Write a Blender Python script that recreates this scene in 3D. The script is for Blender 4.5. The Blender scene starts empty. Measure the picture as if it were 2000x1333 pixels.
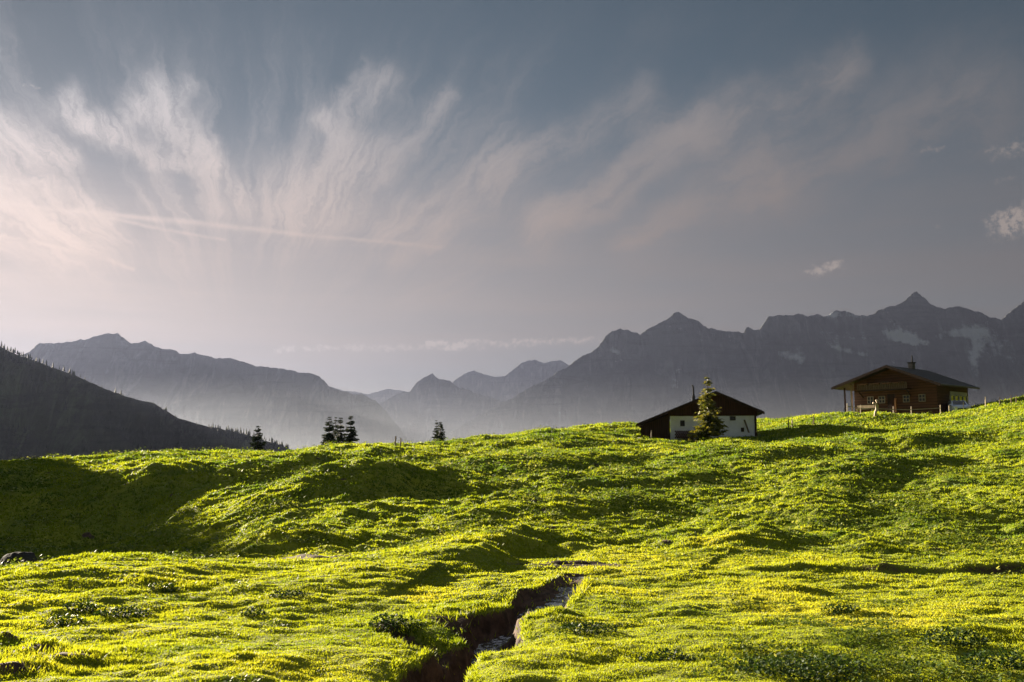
import bpy, bmesh, math, random
import numpy as np
from mathutils import Vector, Matrix

# ------------------------------------------------------------------ camera, world, sun
SC = bpy.context.scene
COL = SC.collection
R = math.radians
F = 2000 * 35 / 36.0
PITCH = math.atan((890 - 666.5) / F)
SUN_AZ, SUN_EL = R(-43), R(12.4)
SUN_STRENGTH = 5.0
EXPOSURE = 2.75
SKY_STRENGTH = 0.06
HAZE_DENSITY = 5.0e-5
HAZE_COLOR = (0.114, 0.132, 0.202, 1)

cd = bpy.data.cameras.new('camera')
cam = bpy.data.objects.new('camera', cd)
COL.objects.link(cam)
cd.lens = 35
cd.sensor_width = 36
cd.clip_start = 0.1
cd.clip_end = 200000
cam.location = (0, 0, 0)
cam.rotation_euler = (math.pi / 2 + PITCH, 0, 0)
SC.camera = cam


def ray(px, py):
    """direction of a photograph pixel (2000 wide), scaled so that y = 1"""
    xc = (px - 1000) / F
    yc = (666.5 - py) / F
    y = math.cos(PITCH) - math.sin(PITCH) * yc
    z = math.sin(PITCH) + math.cos(PITCH) * yc
    return xc / y, 1.0, z / y


def at(px, py, d):
    a = ray(px, py)
    return Vector((a[0] * d, d, a[2] * d))


def azel(px, py):
    x, y, z = ray(px, py)
    return math.degrees(math.atan2(x, y)), math.degrees(math.atan2(z, math.hypot(x, y)))


sd = bpy.data.lights.new('sun', 'SUN')
sun = bpy.data.objects.new('sun', sd)
COL.objects.link(sun)
sd.energy = SUN_STRENGTH
sd.angle = R(0.5)
sd.color = (1.0, 0.86, 0.66)
SUNV = Vector((math.sin(SUN_AZ) * math.cos(SUN_EL), math.cos(SUN_AZ) * math.cos(SUN_EL), math.sin(SUN_EL)))
sun.rotation_euler = (-SUNV).to_track_quat('-Z', 'Y').to_euler()

vs = SC.view_settings
vs.view_transform = 'Standard'
vs.look = 'None'
vs.exposure = EXPOSURE
vs.gamma = 1
vs.use_curve_mapping = False


# node expressions -----------------------------------------------------------
class E:
    """a tiny wrapper that builds math nodes"""
    tree = None

    def __init__(self, s):
        self.s = s

    @staticmethod
    def math(op, *a, clamp=False):
        n = E.tree.nodes.new('ShaderNodeMath')
        n.operation = op
        n.use_clamp = clamp
        for i, v in enumerate(a):
            if isinstance(v, E):
                E.tree.links.new(v.s, n.inputs[i])
            else:
                n.inputs[i].default_value = v
        return E(n.outputs[0])

    def __add__(s, o): return E.math('ADD', s, o)
    __radd__ = __add__
    def __sub__(s, o): return E.math('SUBTRACT', s, o)
    def __rsub__(s, o): return E.math('SUBTRACT', o, s)
    def __mul__(s, o): return E.math('MULTIPLY', s, o)
    __rmul__ = __mul__
    def __truediv__(s, o): return E.math('DIVIDE', s, o)
    def clamp(s): return E.math('ADD', s, 0.0, clamp=True)
    def exp(s): return E.math('EXPONENT', s)
    def sq(s): return E.math('MULTIPLY', s, s)
    def pow(s, p): return E.math('POWER', s, p)
    def smooth(s, a, b):
        n = E.tree.nodes.new('ShaderNodeMapRange')
        n.interpolation_type = 'SMOOTHSTEP'
        E.tree.links.new(s.s, n.inputs['Value'])
        n.inputs['From Min'].default_value = a
        n.inputs['From Max'].default_value = b
        return E(n.outputs['Result'])


def vec(x, y, z=0.0):
    n = E.tree.nodes.new('ShaderNodeCombineXYZ')
    for i, v in enumerate((x, y, z)):
        if isinstance(v, E):
            E.tree.links.new(v.s, n.inputs[i])
        else:
            n.inputs[i].default_value = v
    return E(n.outputs[0])


def vmath(op, a, b=None, scale=None):
    n = E.tree.nodes.new('ShaderNodeVectorMath')
    n.operation = op
    for i, v in enumerate((a, b)):
        if v is None:
            continue
        if isinstance(v, E):
            E.tree.links.new(v.s, n.inputs[i])
        else:
            n.inputs[i].default_value = v
    if scale is not None:
        if isinstance(scale, E):
            E.tree.links.new(scale.s, n.inputs['Scale'])
        else:
            n.inputs['Scale'].default_value = scale
    return E(n.outputs['Value'] if op in ('DOT_PRODUCT', 'LENGTH', 'DISTANCE') else n.outputs['Vector'])


def noise(v, scale=1.0, detail=3.0, rough=0.5, color=False, dist=0.0):
    n = E.tree.nodes.new('ShaderNodeTexNoise')
    if v is not None:
        E.tree.links.new(v.s, n.inputs['Vector'])
    n.inputs['Scale'].default_value = scale
    n.inputs['Detail'].default_value = detail
    n.inputs['Roughness'].default_value = rough
    n.inputs['Distortion'].default_value = dist
    return E(n.outputs['Color'] if color else n.outputs[0])


def mix(f, a, b, blend='MIX'):
    n = E.tree.nodes.new('ShaderNodeMix')
    n.data_type = 'RGBA'
    n.blend_type = blend
    for i, v in ((0, f), (6, a), (7, b)):
        if isinstance(v, E):
            E.tree.links.new(v.s, n.inputs[i])
        elif i == 0:
            n.inputs[0].default_value = v
        else:
            n.inputs[i].default_value = (v[0], v[1], v[2], 1)
    return E(n.outputs[2])


# world ------------------------------------------------------------------------
W = bpy.data.worlds.new('World')
SC.world = W
W.use_nodes = True
nt = W.node_tree
nt.nodes.clear()
E.tree = nt


def build_sky():
    tc = nt.nodes.new('ShaderNodeTexCoord')
    d = E(tc.outputs['Generated'])
    sp = nt.nodes.new('ShaderNodeSeparateXYZ')
    nt.links.new(d.s, sp.inputs[0])
    x, y, z = (E(o) for o in sp.outputs)
    A = E.math('ARCTAN2', x, y) * (180 / math.pi)
    EL = E.math('ARCSINE', z) * (180 / math.pi)
    P = vec(A, EL)
    sky = nt.nodes.new('ShaderNodeTexSky')
    sky.sky_type = 'NISHITA'
    sky.sun_disc = False
    sky.sun_elevation = SUN_EL
    sky.sun_rotation = SUN_AZ
    sky.altitude = 1600
    sky.air_density = 1.0
    sky.dust_density = 1.2
    sky.ozone_density = 2.0
    hs = nt.nodes.new('ShaderNodeHueSaturation')
    hs.inputs['Saturation'].default_value = 0.62
    hs.inputs['Value'].default_value = 0.100
    nt.links.new(sky.outputs[0], hs.inputs['Color'])
    base = mix(1.0, E(hs.outputs[0]), (0.72, 0.95, 0.97), 'MULTIPLY')

    # nearness to the sun (0..1)
    cosang = vmath('DOT_PRODUCT', d, tuple(SUNV))
    ang = E.math('ARCCOSINE', cosang) * (180 / math.pi)
    near = ((ang - 11) / -30.0).exp()
    near = E.math('MINIMUM', near, 1.3)

    # distorted coordinates for the wisps
    w1 = noise(P, 0.11, 3, 0.55, color=True)
    w2 = noise(P, 0.42, 6, 0.62, color=True)
    Pw = vmath('ADD', P, vmath('SCALE', vmath('SUBTRACT', w1, (0.5, 0.5, 0.5)), scale=3.0))
    Pw = vmath('ADD', Pw, vmath('SCALE', vmath('SUBTRACT', w2, (0.5, 0.5, 0.5)), scale=2.2))

    # fibres that fan out from one point of the horizon
    av, ev = azel(470, 780)
    spw = nt.nodes.new('ShaderNodeSeparateXYZ')
    nt.links.new(Pw.s, spw.inputs[0])
    aw, ew = E(spw.outputs[0]), E(spw.outputs[1])
    da, de = aw - av, ew - ev
    th = E.math('ARCTAN2', da, de)
    rr = E.math('SQRT', da.sq() + de.sq())
    fib = noise(vec(th * 5.0, rr * 0.05, 0.0), 1.0, 6, 0.66)
    fib2 = noise(vec(th * 18.0, rr * 0.14, 3.0), 1.0, 5, 0.65)
    fibre = fib.smooth(0.42, 0.68) * (0.55 + 0.9 * (fib2.smooth(0.35, 0.7) - 0.3))

    def seg(p0, p1, w0, w1_, st, P_=None):
        a = azel(*p0)
        b = azel(*p1)
        ab = (b[0] - a[0], b[1] - a[1])
        l2 = ab[0] ** 2 + ab[1] ** 2
        q = vmath('SUBTRACT', P_ or Pw, (a[0], a[1], 0))
        t = (vmath('DOT_PRODUCT', q, (ab[0] / l2, ab[1] / l2, 0))).clamp()
        q2 = vmath('SUBTRACT', q, vmath('SCALE', (ab[0], ab[1], 0), scale=t))
        dist = vmath('LENGTH', q2)
        wd = t * (w1_ * .8 - w0 * .8) + w0 * .8
        g = (dist / wd).sq() * -1.0
        return g.exp() * st

    wisps = [
        # bright knots and feathers on the left
        ((140, 200), (210, 260), 1.2, 1.0, 0.55), ((190, 240), (380, 340), 0.9, 0.6, 0.45),
        ((300, 180), (420, 330), 1.3, 0.7, 0.60), ((410, 300), (450, 400), 0.7, 1.2, 0.55),
        ((350, 170), (270, 230), 0.8, 0.8, 0.35),
        ((0, 250), (130, 330), 1.6, 0.9, 0.60), ((0, 330), (200, 430), 0.9, 0.5, 0.35),
        ((0, 400), (170, 470), 2.4, 1.8, 0.60),
        ((740, 160), (640, 230), 1.3, 0.9, 0.50), ((640, 230), (680, 300), 0.8, 1.2, 0.40),
        ((680, 280), (560, 400), 1.8, 2.6, 0.55), ((860, 220), (620, 420), 0.9, 2.0, 0.40),
        ((980, 330), (760, 470), 2.2, 1.6, 0.42),
        ((1640, 130), (1350, 250), 1.3, 1.6, 0.65), ((1350, 250), (1060, 440), 1.6, 1.2, 0.70),
        ((1500, 330), (1220, 470), 2.4, 1.0, 0.48), ((1900, 200), (1500, 330), 3.0, 2.6, 0.40), ((1250, 200), (980, 330), 1.6, 1.4, 0.30),
    ]
    tot = None
    for w in wisps:
        s_ = seg(*w)
        tot = s_ if tot is None else tot + s_
    wmod = (noise(vec(th * 16.0, rr * 0.16, 7.0), 1.0, 7, 0.72).smooth(0.36, 0.66) * 1.0 + 0.25)
    cloud = tot * wmod * 1.9
    # fan of thin fibres everywhere between 4 and 32 degrees
    fan = fibre * EL.smooth(27, 16) * EL.smooth(6, 14)
    side = E.math('MAXIMUM', 0.25, 1.0 - (A - 2).smooth(-4, 26) * 0.6)
    cloud = cloud + fan * 0.42 * side
    # horizontal veils near the horizon
    hv = noise(vec(A * 0.045, EL * 0.55, 11.0), 1.0, 5, 0.55).smooth(0.3, 0.75)
    veil = EL.smooth(20, 7) * (hv * 0.35 + 0.62) + EL.smooth(26, 10) * 0.2
    cloud = cloud + veil * 0.75
    # contrails
    for p0, p1, p2, w0, st in (((150, 410), (420, 440), (860, 483), 0.17, 0.7), ((0, 395), (150, 412), (440, 470), 0.14, 0.45),
                               ((60, 470), (200, 505), (262, 527), 0.16, 0.5)):
        wob = vmath('ADD', P, vmath('SCALE', vmath('SUBTRACT', w2, (0.5, 0.5, 0.5)), scale=0.35))
        c = E.math('MAXIMUM', seg(p0, p1, w0, w0, st, wob), seg(p1, p2, w0, w0 * 0.7, st, wob))
        cloud = cloud + c * (noise(vec(A * 0.5, 0.0, 5.0), 1.0, 3, 0.6).smooth(0.2, 0.7))
    # rows of small cumulus
    puffs = [((535, 682), (900, 676), 0.30, 0.34, 0.75), ((840, 672), (1165, 664), 0.20, 0.30, 0.9), ((870, 682), (1050, 676), 0.22, 0.2, 0.4),
             ((1590, 532), (1640, 515), 0.42, 0.35, 1.0), ((1960, 440), (2060, 410), 0.9, 1.2, 1.2), ((1940, 298), (2010, 285), 0.5, 0.7, 0.6),
             ((1790, 296), (1840, 285), 0.32, 0.2, 0.5), ((1950, 350), (1975, 346), 0.3, 0.3, 0.4), ((50, 170), (75, 170), 0.3, 0.2, 0.4),
             ((1832, 440), (1835, 440), 0.2, 0.2, 0.4), ((712, 582), (718, 580), 0.25, 0.2, 0.35)]
    pn = noise(P, 1.6, 5, 0.62, color=True)
    Pp = vmath('ADD', P, vmath('MULTIPLY', vmath('SUBTRACT', pn, (0.5, 0.5, 0.5)), (1.8, 0.9, 0.0)))
    pt = None
    for w in puffs:
        s_ = seg(*w, Pp)
        pt = s_ if pt is None else pt + s_
    puff = (pt * (noise(P, 2.6, 6, 0.7).smooth(0.3, 0.7) * 1.1 + 0.12)).smooth(0.12, 1.0)

    # colours
    ccol = mix(near.smooth(0.05, 0.92), (0.18, 0.166, 0.166), (0.74, 0.69, 0.68))
    warm = mix((EL.smooth(12, 1)) * near.clamp(), ccol, (0.72, 0.60, 0.51))
    hz = mix(EL.smooth(21, 8) * 0.85, warm, mix(near.smooth(0.03, 0.86), (0.172, 0.126, 0.104), (1.10, 0.79, 0.60)))
    hz = vmath('SCALE', hz, scale=0.62 + 0.38 * EL.smooth(2, 9))
    a = 1.0 - (cloud * -1.25).exp()
    base = vmath('SCALE', base, scale=1.0 - near.smooth(0.2, 1.1) * 0.62)
    # the veil brightens near the sun, the blue between stays
    scale = 1.0 / SKY_STRENGTH / (2 ** EXPOSURE)
    cc = vmath('SCALE', hz, scale=scale)
    col = mix(a * 0.97, base, cc)
    pc = vmath('SCALE', mix(near.smooth(0.1, 1.0), (0.40, 0.33, 0.29), (0.98, 0.86, 0.76)), scale=scale)
    col = mix(puff * 0.8, col, pc)
    # extra brightness added to the unseen sky overhead, fills the shaded grass
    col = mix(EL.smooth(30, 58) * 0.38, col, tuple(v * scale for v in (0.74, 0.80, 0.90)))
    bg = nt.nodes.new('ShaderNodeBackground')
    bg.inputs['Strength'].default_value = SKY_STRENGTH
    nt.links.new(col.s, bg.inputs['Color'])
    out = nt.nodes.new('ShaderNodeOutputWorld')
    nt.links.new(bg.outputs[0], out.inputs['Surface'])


build_sky()
cy = SC.cycles
cy.max_bounces = 6
cy.diffuse_bounces = 2
cy.glossy_bounces = 2
cy.transmission_bounces = 4
cy.transparent_max_bounces = 8
cy.volume_bounces = 0
cy.use_denoising = True
try:
    cy.denoiser = 'OPENIMAGEDENOISE'
except Exception:
    pass


# ------------------------------------------------------------------ helpers
def tag(o, label=None, cat=None, group=None, kind=None):
    if label: o['label'] = label
    if cat: o['category'] = cat
    if group: o['group'] = group
    if kind: o['kind'] = kind
    return o


def empty(name, loc, rz=0.0):
    o = bpy.data.objects.new(name, None)
    COL.objects.link(o)
    o.location = loc
    o.rotation_euler = (0, 0, rz)
    o.empty_display_size = 0.2
    return o


def mesh_np(name, verts, faces, material, parent=None, smooth=False, attrs=None):
    """verts (n,3), faces (m,k) numpy arrays, k = 3 or 4"""
    me = bpy.data.meshes.new(name)
    verts = np.ascontiguousarray(verts, np.float32)
    faces = np.ascontiguousarray(faces, np.int32)
    m, k = faces.shape
    me.vertices.add(len(verts))
    me.vertices.foreach_set('co', verts.ravel())
    me.loops.add(m * k)
    me.loops.foreach_set('vertex_index', faces.ravel())
    me.polygons.add(m)
    me.polygons.foreach_set('loop_start', np.arange(0, m * k, k, dtype=np.int32))
    if smooth:
        me.polygons.foreach_set('use_smooth', np.ones(m, dtype=bool))
    me.update(calc_edges=True)
    for nm, data in (attrs or {}).items():
        at_ = me.attributes.new(nm, 'FLOAT', 'POINT')
        at_.data.foreach_set('value', np.ascontiguousarray(data, np.float32))
    if material:
        me.materials.append(material)
    o = bpy.data.objects.new(name, me)
    COL.objects.link(o)
    if parent:
        o.parent = parent
    return o


class MB:
    """collects boxes, bars, prisms and tubes, then links them as one mesh"""

    def __init__(self):
        self.bm = bmesh.new()

    def box(self, x0, x1, y0, y1, z0, z1, mat=None):
        vs_ = [self.bm.verts.new(p) for p in
               ((x0, y0, z0), (x1, y0, z0), (x1, y1, z0), (x0, y1, z0), (x0, y0, z1), (x1, y0, z1), (x1, y1, z1), (x0, y1, z1))]
        if mat is not None:
            for v in vs_:
                v.co = mat @ v.co
        for f in ((0, 3, 2, 1), (4, 5, 6, 7), (0, 1, 5, 4), (1, 2, 6, 5), (2, 3, 7, 6), (3, 0, 4, 7)):
            self.bm.faces.new([vs_[i] for i in f])
        return self

    def prism(self, prof, y0, y1):
        """profile in x-z, extruded along y"""
        a = [self.bm.verts.new((p[0], y0, p[1])) for p in prof]
        b = [self.bm.verts.new((p[0], y1, p[1])) for p in prof]
        n = len(prof)
        self.bm.faces.new(a)
        self.bm.faces.new(b[::-1])
        for i in range(n):
            j = (i + 1) % n
            self.bm.faces.new((a[i], b[i], b[j], a[j]))
        return self

    def bar(self, p, q, w, h=None):
        h = h or w
        p, q = Vector(p), Vector(q)
        d = q - p
        M = Matrix.Translation((p + q) / 2) @ d.to_track_quat('X', 'Z').to_matrix().to_4x4()
        L = d.length / 2
        return self.box(-L, L, -w / 2, w / 2, -h / 2, h / 2, M)

    def tube(self, pts, radii, n=8, caps=True):
        rings = []
        for i, p in enumerate(pts):
            p = Vector(p)
            d = (Vector(pts[min(i + 1, len(pts) - 1)]) - Vector(pts[max(i - 1, 0)])).normalized()
            q = d.to_track_quat('Z', 'Y')
            r = radii[i] if hasattr(radii, '__len__') else radii
            rings.append([self.bm.verts.new(p + q @ Vector((r * math.cos(2 * math.pi * k / n), r * math.sin(2 * math.pi * k / n), 0)))
                          for k in range(n)])
        for a, b in zip(rings, rings[1:]):
            for k in range(n):
                self.bm.faces.new((a[k], a[(k + 1) % n], b[(k + 1) % n], b[k]))
        if caps:
            self.bm.faces.new(rings[0][::-1])
            self.bm.faces.new(rings[-1])
        return self

    def build(self, name, material, parent=None, smooth=False, bevel=0.0):
        bmesh.ops.recalc_face_normals(self.bm, faces=self.bm.faces)
        if bevel:
            bmesh.ops.bevel(self.bm, geom=list(self.bm.edges), offset=bevel, segments=1, affect='EDGES', clamp_overlap=True)
        me = bpy.data.meshes.new(name)
        self.bm.to_mesh(me)
        self.bm.free()
        if smooth:
            for p in me.polygons:
                p.use_smooth = True
        if material:
            me.materials.append(material)
        o = bpy.data.objects.new(name, me)
        COL.objects.link(o)
        if parent:
            o.parent = parent
        return o


# numpy noise -------------------------------------------------------------------
def _hash(ix, iy, seed):
    h = (ix.astype(np.int64) * 374761393 + iy.astype(np.int64) * 668265263 + seed * 974711) & 0xffffffff
    h = ((h ^ (h >> 13)) * 1274126177) & 0xffffffff
    h = ((h ^ (h >> 16)) * 2246822519) & 0xffffffff
    return (h ^ (h >> 15)) & 0xffff


_ANG = np.arange(65536) * (2 * math.pi / 65536)
_COS = np.cos(_ANG).astype(np.float32)
_SIN = np.sin(_ANG).astype(np.float32)


def gnoise(x, y, seed=0):
    """gradient noise, about -1..1"""
    ix = np.floor(x)
    iy = np.floor(y)
    fx = (x - ix).astype(np.float32)
    fy = (y - iy).astype(np.float32)
    ux = fx * fx * fx * (fx * (fx * 6 - 15) + 10)
    uy = fy * fy * fy * (fy * (fy * 6 - 15) + 10)
    def g(dx, dy):
        h = _hash(ix + dx, iy + dy, seed)
        return _COS[h] * (fx - dx) + _SIN[h] * (fy - dy)
    a = g(0, 0) * (1 - ux) + g(1, 0) * ux
    b = g(0, 1) * (1 - ux) + g(1, 1) * ux
    return (a * (1 - uy) + b * uy) * 1.5


def fbm(x, y, oct=4, gain=0.5, seed=0):
    s = 0
    a = 1.0
    for k in range(oct):
        s = s + a * gnoise(x, y, seed + 17 * k)
        x = x * 2.03 + 3.1
        y = y * 2.03 + 1.7
        a *= gain
    return s


def sstep(a, b, x):
    t = np.clip((x - a) / (b - a), 0, 1)
    return t * t * (3 - 2 * t)


# ------------------------------------------------------------------ materials
def new_mat(name):
    m = bpy.data.materials.new(name)
    m.use_nodes = True
    m.node_tree.nodes.clear()
    E.tree = m.node_tree
    return m


def finish(m, shader, disp=None):
    o = m.node_tree.nodes.new('ShaderNodeOutputMaterial')
    m.node_tree.links.new(shader, o.inputs['Surface'])
    return m


def principled(col, rough=0.8, spec=0.3, metal=0.0, bump=None, bump_d=0.02, bump_s=0.6):
    t = E.tree
    p = t.nodes.new('ShaderNodeBsdfPrincipled')
    if isinstance(col, E):
        t.links.new(col.s, p.inputs['Base Color'])
    else:
        p.inputs['Base Color'].default_value = (*col, 1)
    if isinstance(rough, E):
        t.links.new(rough.s, p.inputs['Roughness'])
    else:
        p.inputs['Roughness'].default_value = rough
    p.inputs['Specular IOR Level'].default_value = spec
    p.inputs['Metallic'].default_value = metal
    if bump is not None:
        b = t.nodes.new('ShaderNodeBump')
        b.inputs['Strength'].default_value = bump_s
        b.inputs['Distance'].default_value = bump_d
        t.links.new(bump.s, b.inputs['Height'])
        t.links.new(b.outputs[0], p.inputs['Normal'])
    return p


def objco():
    return E(E.tree.nodes.new('ShaderNodeTexCoord').outputs['Object'])


def posco():
    return E(E.tree.nodes.new('ShaderNodeNewGeometry').outputs['Position'])


def attr(name):
    n = E.tree.nodes.new('ShaderNodeAttribute')
    n.attribute_name = name
    return E(n.outputs['Fac'])


def sepz(v):
    n = E.tree.nodes.new('ShaderNodeSeparateXYZ')
    E.tree.links.new(v.s, n.inputs[0])
    return [E(o) for o in n.outputs]


M = {}


def simple(name, c0, c1, scale=3.0, rough=0.8, spec=0.3, metal=0.0, stretch=None, bump=0.0):
    m = new_mat(name)
    v = objco()
    if stretch:
        v = vmath('MULTIPLY', v, stretch)
    n = noise(v, scale, 6, 0.6)
    c = mix(n.smooth(0.3, 0.7), c0, c1)
    p = principled(c, rough, spec, metal, n if bump else None, bump)
    M[name] = finish(m, p.outputs[0])
    return M[name]


simple('boards_dark', (0.024, 0.014, 0.010), (0.050, 0.027, 0.019), 1.0, 0.85, 0.2, stretch=(7, 7, 0.7), bump=0.02)
simple('boards_red', (0.045, 0.018, 0.011), (0.085, 0.034, 0.020), 1.0, 0.8, 0.25, stretch=(6, 6, 0.7), bump=0.02)
simple('logs_brown', (0.080, 0.034, 0.018), (0.14, 0.060, 0.033), 1.0, 0.75, 0.3, stretch=(0.6, 0.6, 7), bump=0.03)
simple('logs_side', (0.05, 0.024, 0.014), (0.09, 0.04, 0.024), 1.0, 0.8, 0.25, stretch=(0.6, 0.6, 7), bump=0.03)
simple('plaster', (0.72, 0.72, 0.77), (0.86, 0.86, 0.92), 1.3, 0.9, 0.2, bump=0.02)
simple('shingle', (0.03, 0.028, 0.03), (0.075, 0.068, 0.066), 2.2, 0.85, 0.25, stretch=(1, 3, 1), bump=0.03)
simple('tin', (0.030, 0.025, 0.022), (0.06, 0.05, 0.045), 1.5, 0.6, 0.4, stretch=(0.4, 4, 0.4), bump=0.02)
simple('black_metal', (0.012, 0.012, 0.013), (0.03, 0.03, 0.03), 6, 0.9, 0.1)
simple('stone', (0.035, 0.036, 0.04), (0.08, 0.078, 0.078), 2.5, 0.9, 0.2, bump=0.05)
simple('shaded_stone', (0.018, 0.018, 0.021), (0.045, 0.044, 0.046), 3, 0.95, 0.05, bump=0.05)  # for the boulder: its shaded look is put into the stone colour
simple('pale_stone', (0.36, 0.34, 0.30), (0.52, 0.49, 0.44), 4, 0.9, 0.2, bump=0.03)
simple('pale_wood', (0.40, 0.33, 0.24), (0.60, 0.50, 0.38), 3, 0.8, 0.2, stretch=(4, 4, 0.6), bump=0.01)
simple('grey_wood', (0.20, 0.17, 0.13), (0.34, 0.29, 0.23), 3, 0.85, 0.2, stretch=(4, 4, 0.6), bump=0.01)
simple('weathered', (0.10, 0.075, 0.05), (0.18, 0.13, 0.09), 3, 0.85, 0.2, stretch=(4, 4, 0.6), bump=0.01)
simple('white_paint', (0.30, 0.29, 0.28), (0.38, 0.37, 0.35), 3, 0.6, 0.3)
simple('glass', (0.012, 0.013, 0.016), (0.02, 0.021, 0.024), 1, 0.12, 0.5)
simple('car_paint', (0.50, 0.56, 0.68), (0.55, 0.61, 0.72), 2, 0.3, 0.5)
simple('rubber', (0.015, 0.015, 0.016), (0.03, 0.03, 0.03), 8, 0.8, 0.2)
simple('lamp_glass', (0.6, 0.6, 0.6), (0.7, 0.7, 0.7), 8, 0.15, 0.5)
simple('orange_wood', (0.30, 0.13, 0.05), (0.42, 0.19, 0.08), 3, 0.6, 0.3, stretch=(4, 4, 0.6))
simple('bark', (0.035, 0.025, 0.018), (0.08, 0.055, 0.04), 6, 0.9, 0.2, stretch=(2, 2, 0.5), bump=0.02)
simple('flowers', (0.05, 0.05, 0.02), (0.22, 0.09, 0.06), 9, 0.8, 0.2)


def leaf_mat(name, cols, trans=0.45, rough=0.55, spec=0.3):
    """leaf with a diffuse / glossy front and light coming through; 'tint' picks the colour"""
    m = new_mat(name)
    t = attr('tint')
    c = mix(t.smooth(0.0, 0.5), cols[0], cols[1])
    c = mix(t.smooth(0.5, 1.0), c, cols[2])
    p = principled(c, rough, spec)
    tr = E.tree.nodes.new('ShaderNodeBsdfTranslucent')
    c2 = mix(1.0, c, (1.25, 1.12, 0.55), 'MULTIPLY')
    E.tree.links.new(c2.s, tr.inputs['Color'])
    mx = E.tree.nodes.new('ShaderNodeMixShader')
    mx.inputs[0].default_value = trans
    E.tree.links.new(p.outputs[0], mx.inputs[1])
    E.tree.links.new(tr.outputs[0], mx.inputs[2])
    M[name] = finish(m, mx.outputs[0])


leaf_mat('grass', ((0.085, 0.155, 0.012), (0.275, 0.335, 0.018), (0.43, 0.43, 0.04)), 0.48, 0.6, 0.2)
leaf_mat('weed', ((0.04, 0.075, 0.010), (0.11, 0.16, 0.014), (0.34, 0.37, 0.13)), 0.42, 0.55, 0.25)
leaf_mat('weed_shaded', ((0.014, 0.034, 0.006), (0.035, 0.070, 0.010), (0.12, 0.16, 0.03)), 0.25, 0.6, 0.2)  # darker copy of the weed leaf, clump shade put into its colour
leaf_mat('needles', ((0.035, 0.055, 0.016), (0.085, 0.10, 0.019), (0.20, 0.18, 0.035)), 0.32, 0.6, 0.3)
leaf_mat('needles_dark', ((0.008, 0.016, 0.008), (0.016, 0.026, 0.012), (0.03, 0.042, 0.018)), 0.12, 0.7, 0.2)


def ground_mat():
    m = new_mat('meadow')
    p_ = posco()
    n1 = noise(p_, 0.35, 5, 0.6)
    n2 = noise(p_, 7.0, 5, 0.65)
    n3 = noise(vmath('MULTIPLY', p_, (1.0, 1.0, 1.0)), 1.7, 5, 0.6)
    g = mix(n1.smooth(0.35, 0.65), (0.11, 0.15, 0.012), (0.23, 0.245, 0.016))
    g = mix(n2.smooth(0.35, 0.7) * 0.6, g, (0.21, 0.20, 0.03))
    g = mix(n3.smooth(0.55, 0.75) * 0.5, g, (0.06, 0.075, 0.012))
    so = mix(n2.smooth(0.3, 0.7), (0.032, 0.019, 0.013), (0.10, 0.06, 0.042))
    f = (attr('soil') + (n2 - 0.5) * 0.5).smooth(0.3, 0.62)
    c = mix(f, g, so)
    p = principled(c, 0.9, 0.15, bump=n2 * 1.0 + n3, bump_d=0.03, bump_s=0.7)
    M['meadow'] = finish(m, p.outputs[0])


ground_mat()


def rock_mat(name, base0, base1, snow=None, snow_col=(0.42, 0.44, 0.48), scale=0.004):
    m = new_mat(name)
    p_ = posco()
    n = noise(p_, scale, 8, 0.65)
    n2 = noise(vmath('MULTIPLY', p_, (1, 0.6, 1.6)), scale * 3, 8, 0.7)
    g_ = noise(vmath('MULTIPLY', p_, (1.6, 0.5, 0.35)), scale * 2.2, 7, 0.7, dist=0.6)
    st = noise(vmath('MULTIPLY', p_, (0.25, 0.25, 2.4)), scale * 2.5, 6, 0.65, dist=1.2)
    c = mix(n.smooth(0.35, 0.65), base0, base1)
    c = mix(g_.smooth(0.50, 0.70) * 0.75, c, tuple(2.2 * v for v in base1))  # light gully facets painted into the rock colour, standing in for relief shading
    c = mix(st.smooth(0.52, 0.62) * 0.4, c, tuple(0.5 * v for v in base0))
    if snow:
        f = attr('snow')
        f = (f + (n2 - 0.5) * 2.0 + (g_ - 0.5) * 1.6)
        f = f.smooth(0.36, 0.85)
        c = mix(f * 0.9, c, snow_col)
    p = principled(c, 0.95, 0.1, bump=g_ + n2 * 0.5, bump_d=40.0, bump_s=0.7)
    M[name] = finish(m, p.outputs[0])


rock_mat('rock_right', (0.030, 0.033, 0.036), (0.060, 0.064, 0.068), True)
rock_mat('rock_left', (0.035, 0.040, 0.042), (0.055, 0.060, 0.060))
rock_mat('rock_far', (0.04, 0.045, 0.05), (0.06, 0.065, 0.07))
rock_mat('hill_green', (0.016, 0.022, 0.014), (0.040, 0.050, 0.026), scale=0.012)


def water_mat():
    m = new_mat('brook_water')
    p_ = posco()
    n = noise(p_, 9.0, 4, 0.6)
    n2 = noise(p_, 28.0, 3, 0.6)
    foam = noise(p_, 14.0, 4, 0.7).smooth(0.47, 0.60)
    c = mix(foam * 0.85, (0.035, 0.03, 0.025), (0.62, 0.62, 0.66))
    p = principled(c, 0.10, 0.6, bump=n + n2 * 0.5, bump_d=0.05, bump_s=0.9)
    p.inputs['IOR'].default_value = 1.33
    M['brook_water'] = finish(m, p.outputs[0])


water_mat()


def vol_mat(name, color, density, aniso):
    m = bpy.data.materials.new(name)
    m.use_nodes = True
    t = m.node_tree
    t.nodes.clear()
    v = t.nodes.new('ShaderNodeVolumePrincipled')
    v.inputs['Color'].default_value = color
    v.inputs['Density'].default_value = density
    v.inputs['Anisotropy'].default_value = aniso
    o = t.nodes.new('ShaderNodeOutputMaterial')
    t.links.new(v.outputs[0], o.inputs['Volume'])
    return m


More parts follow.
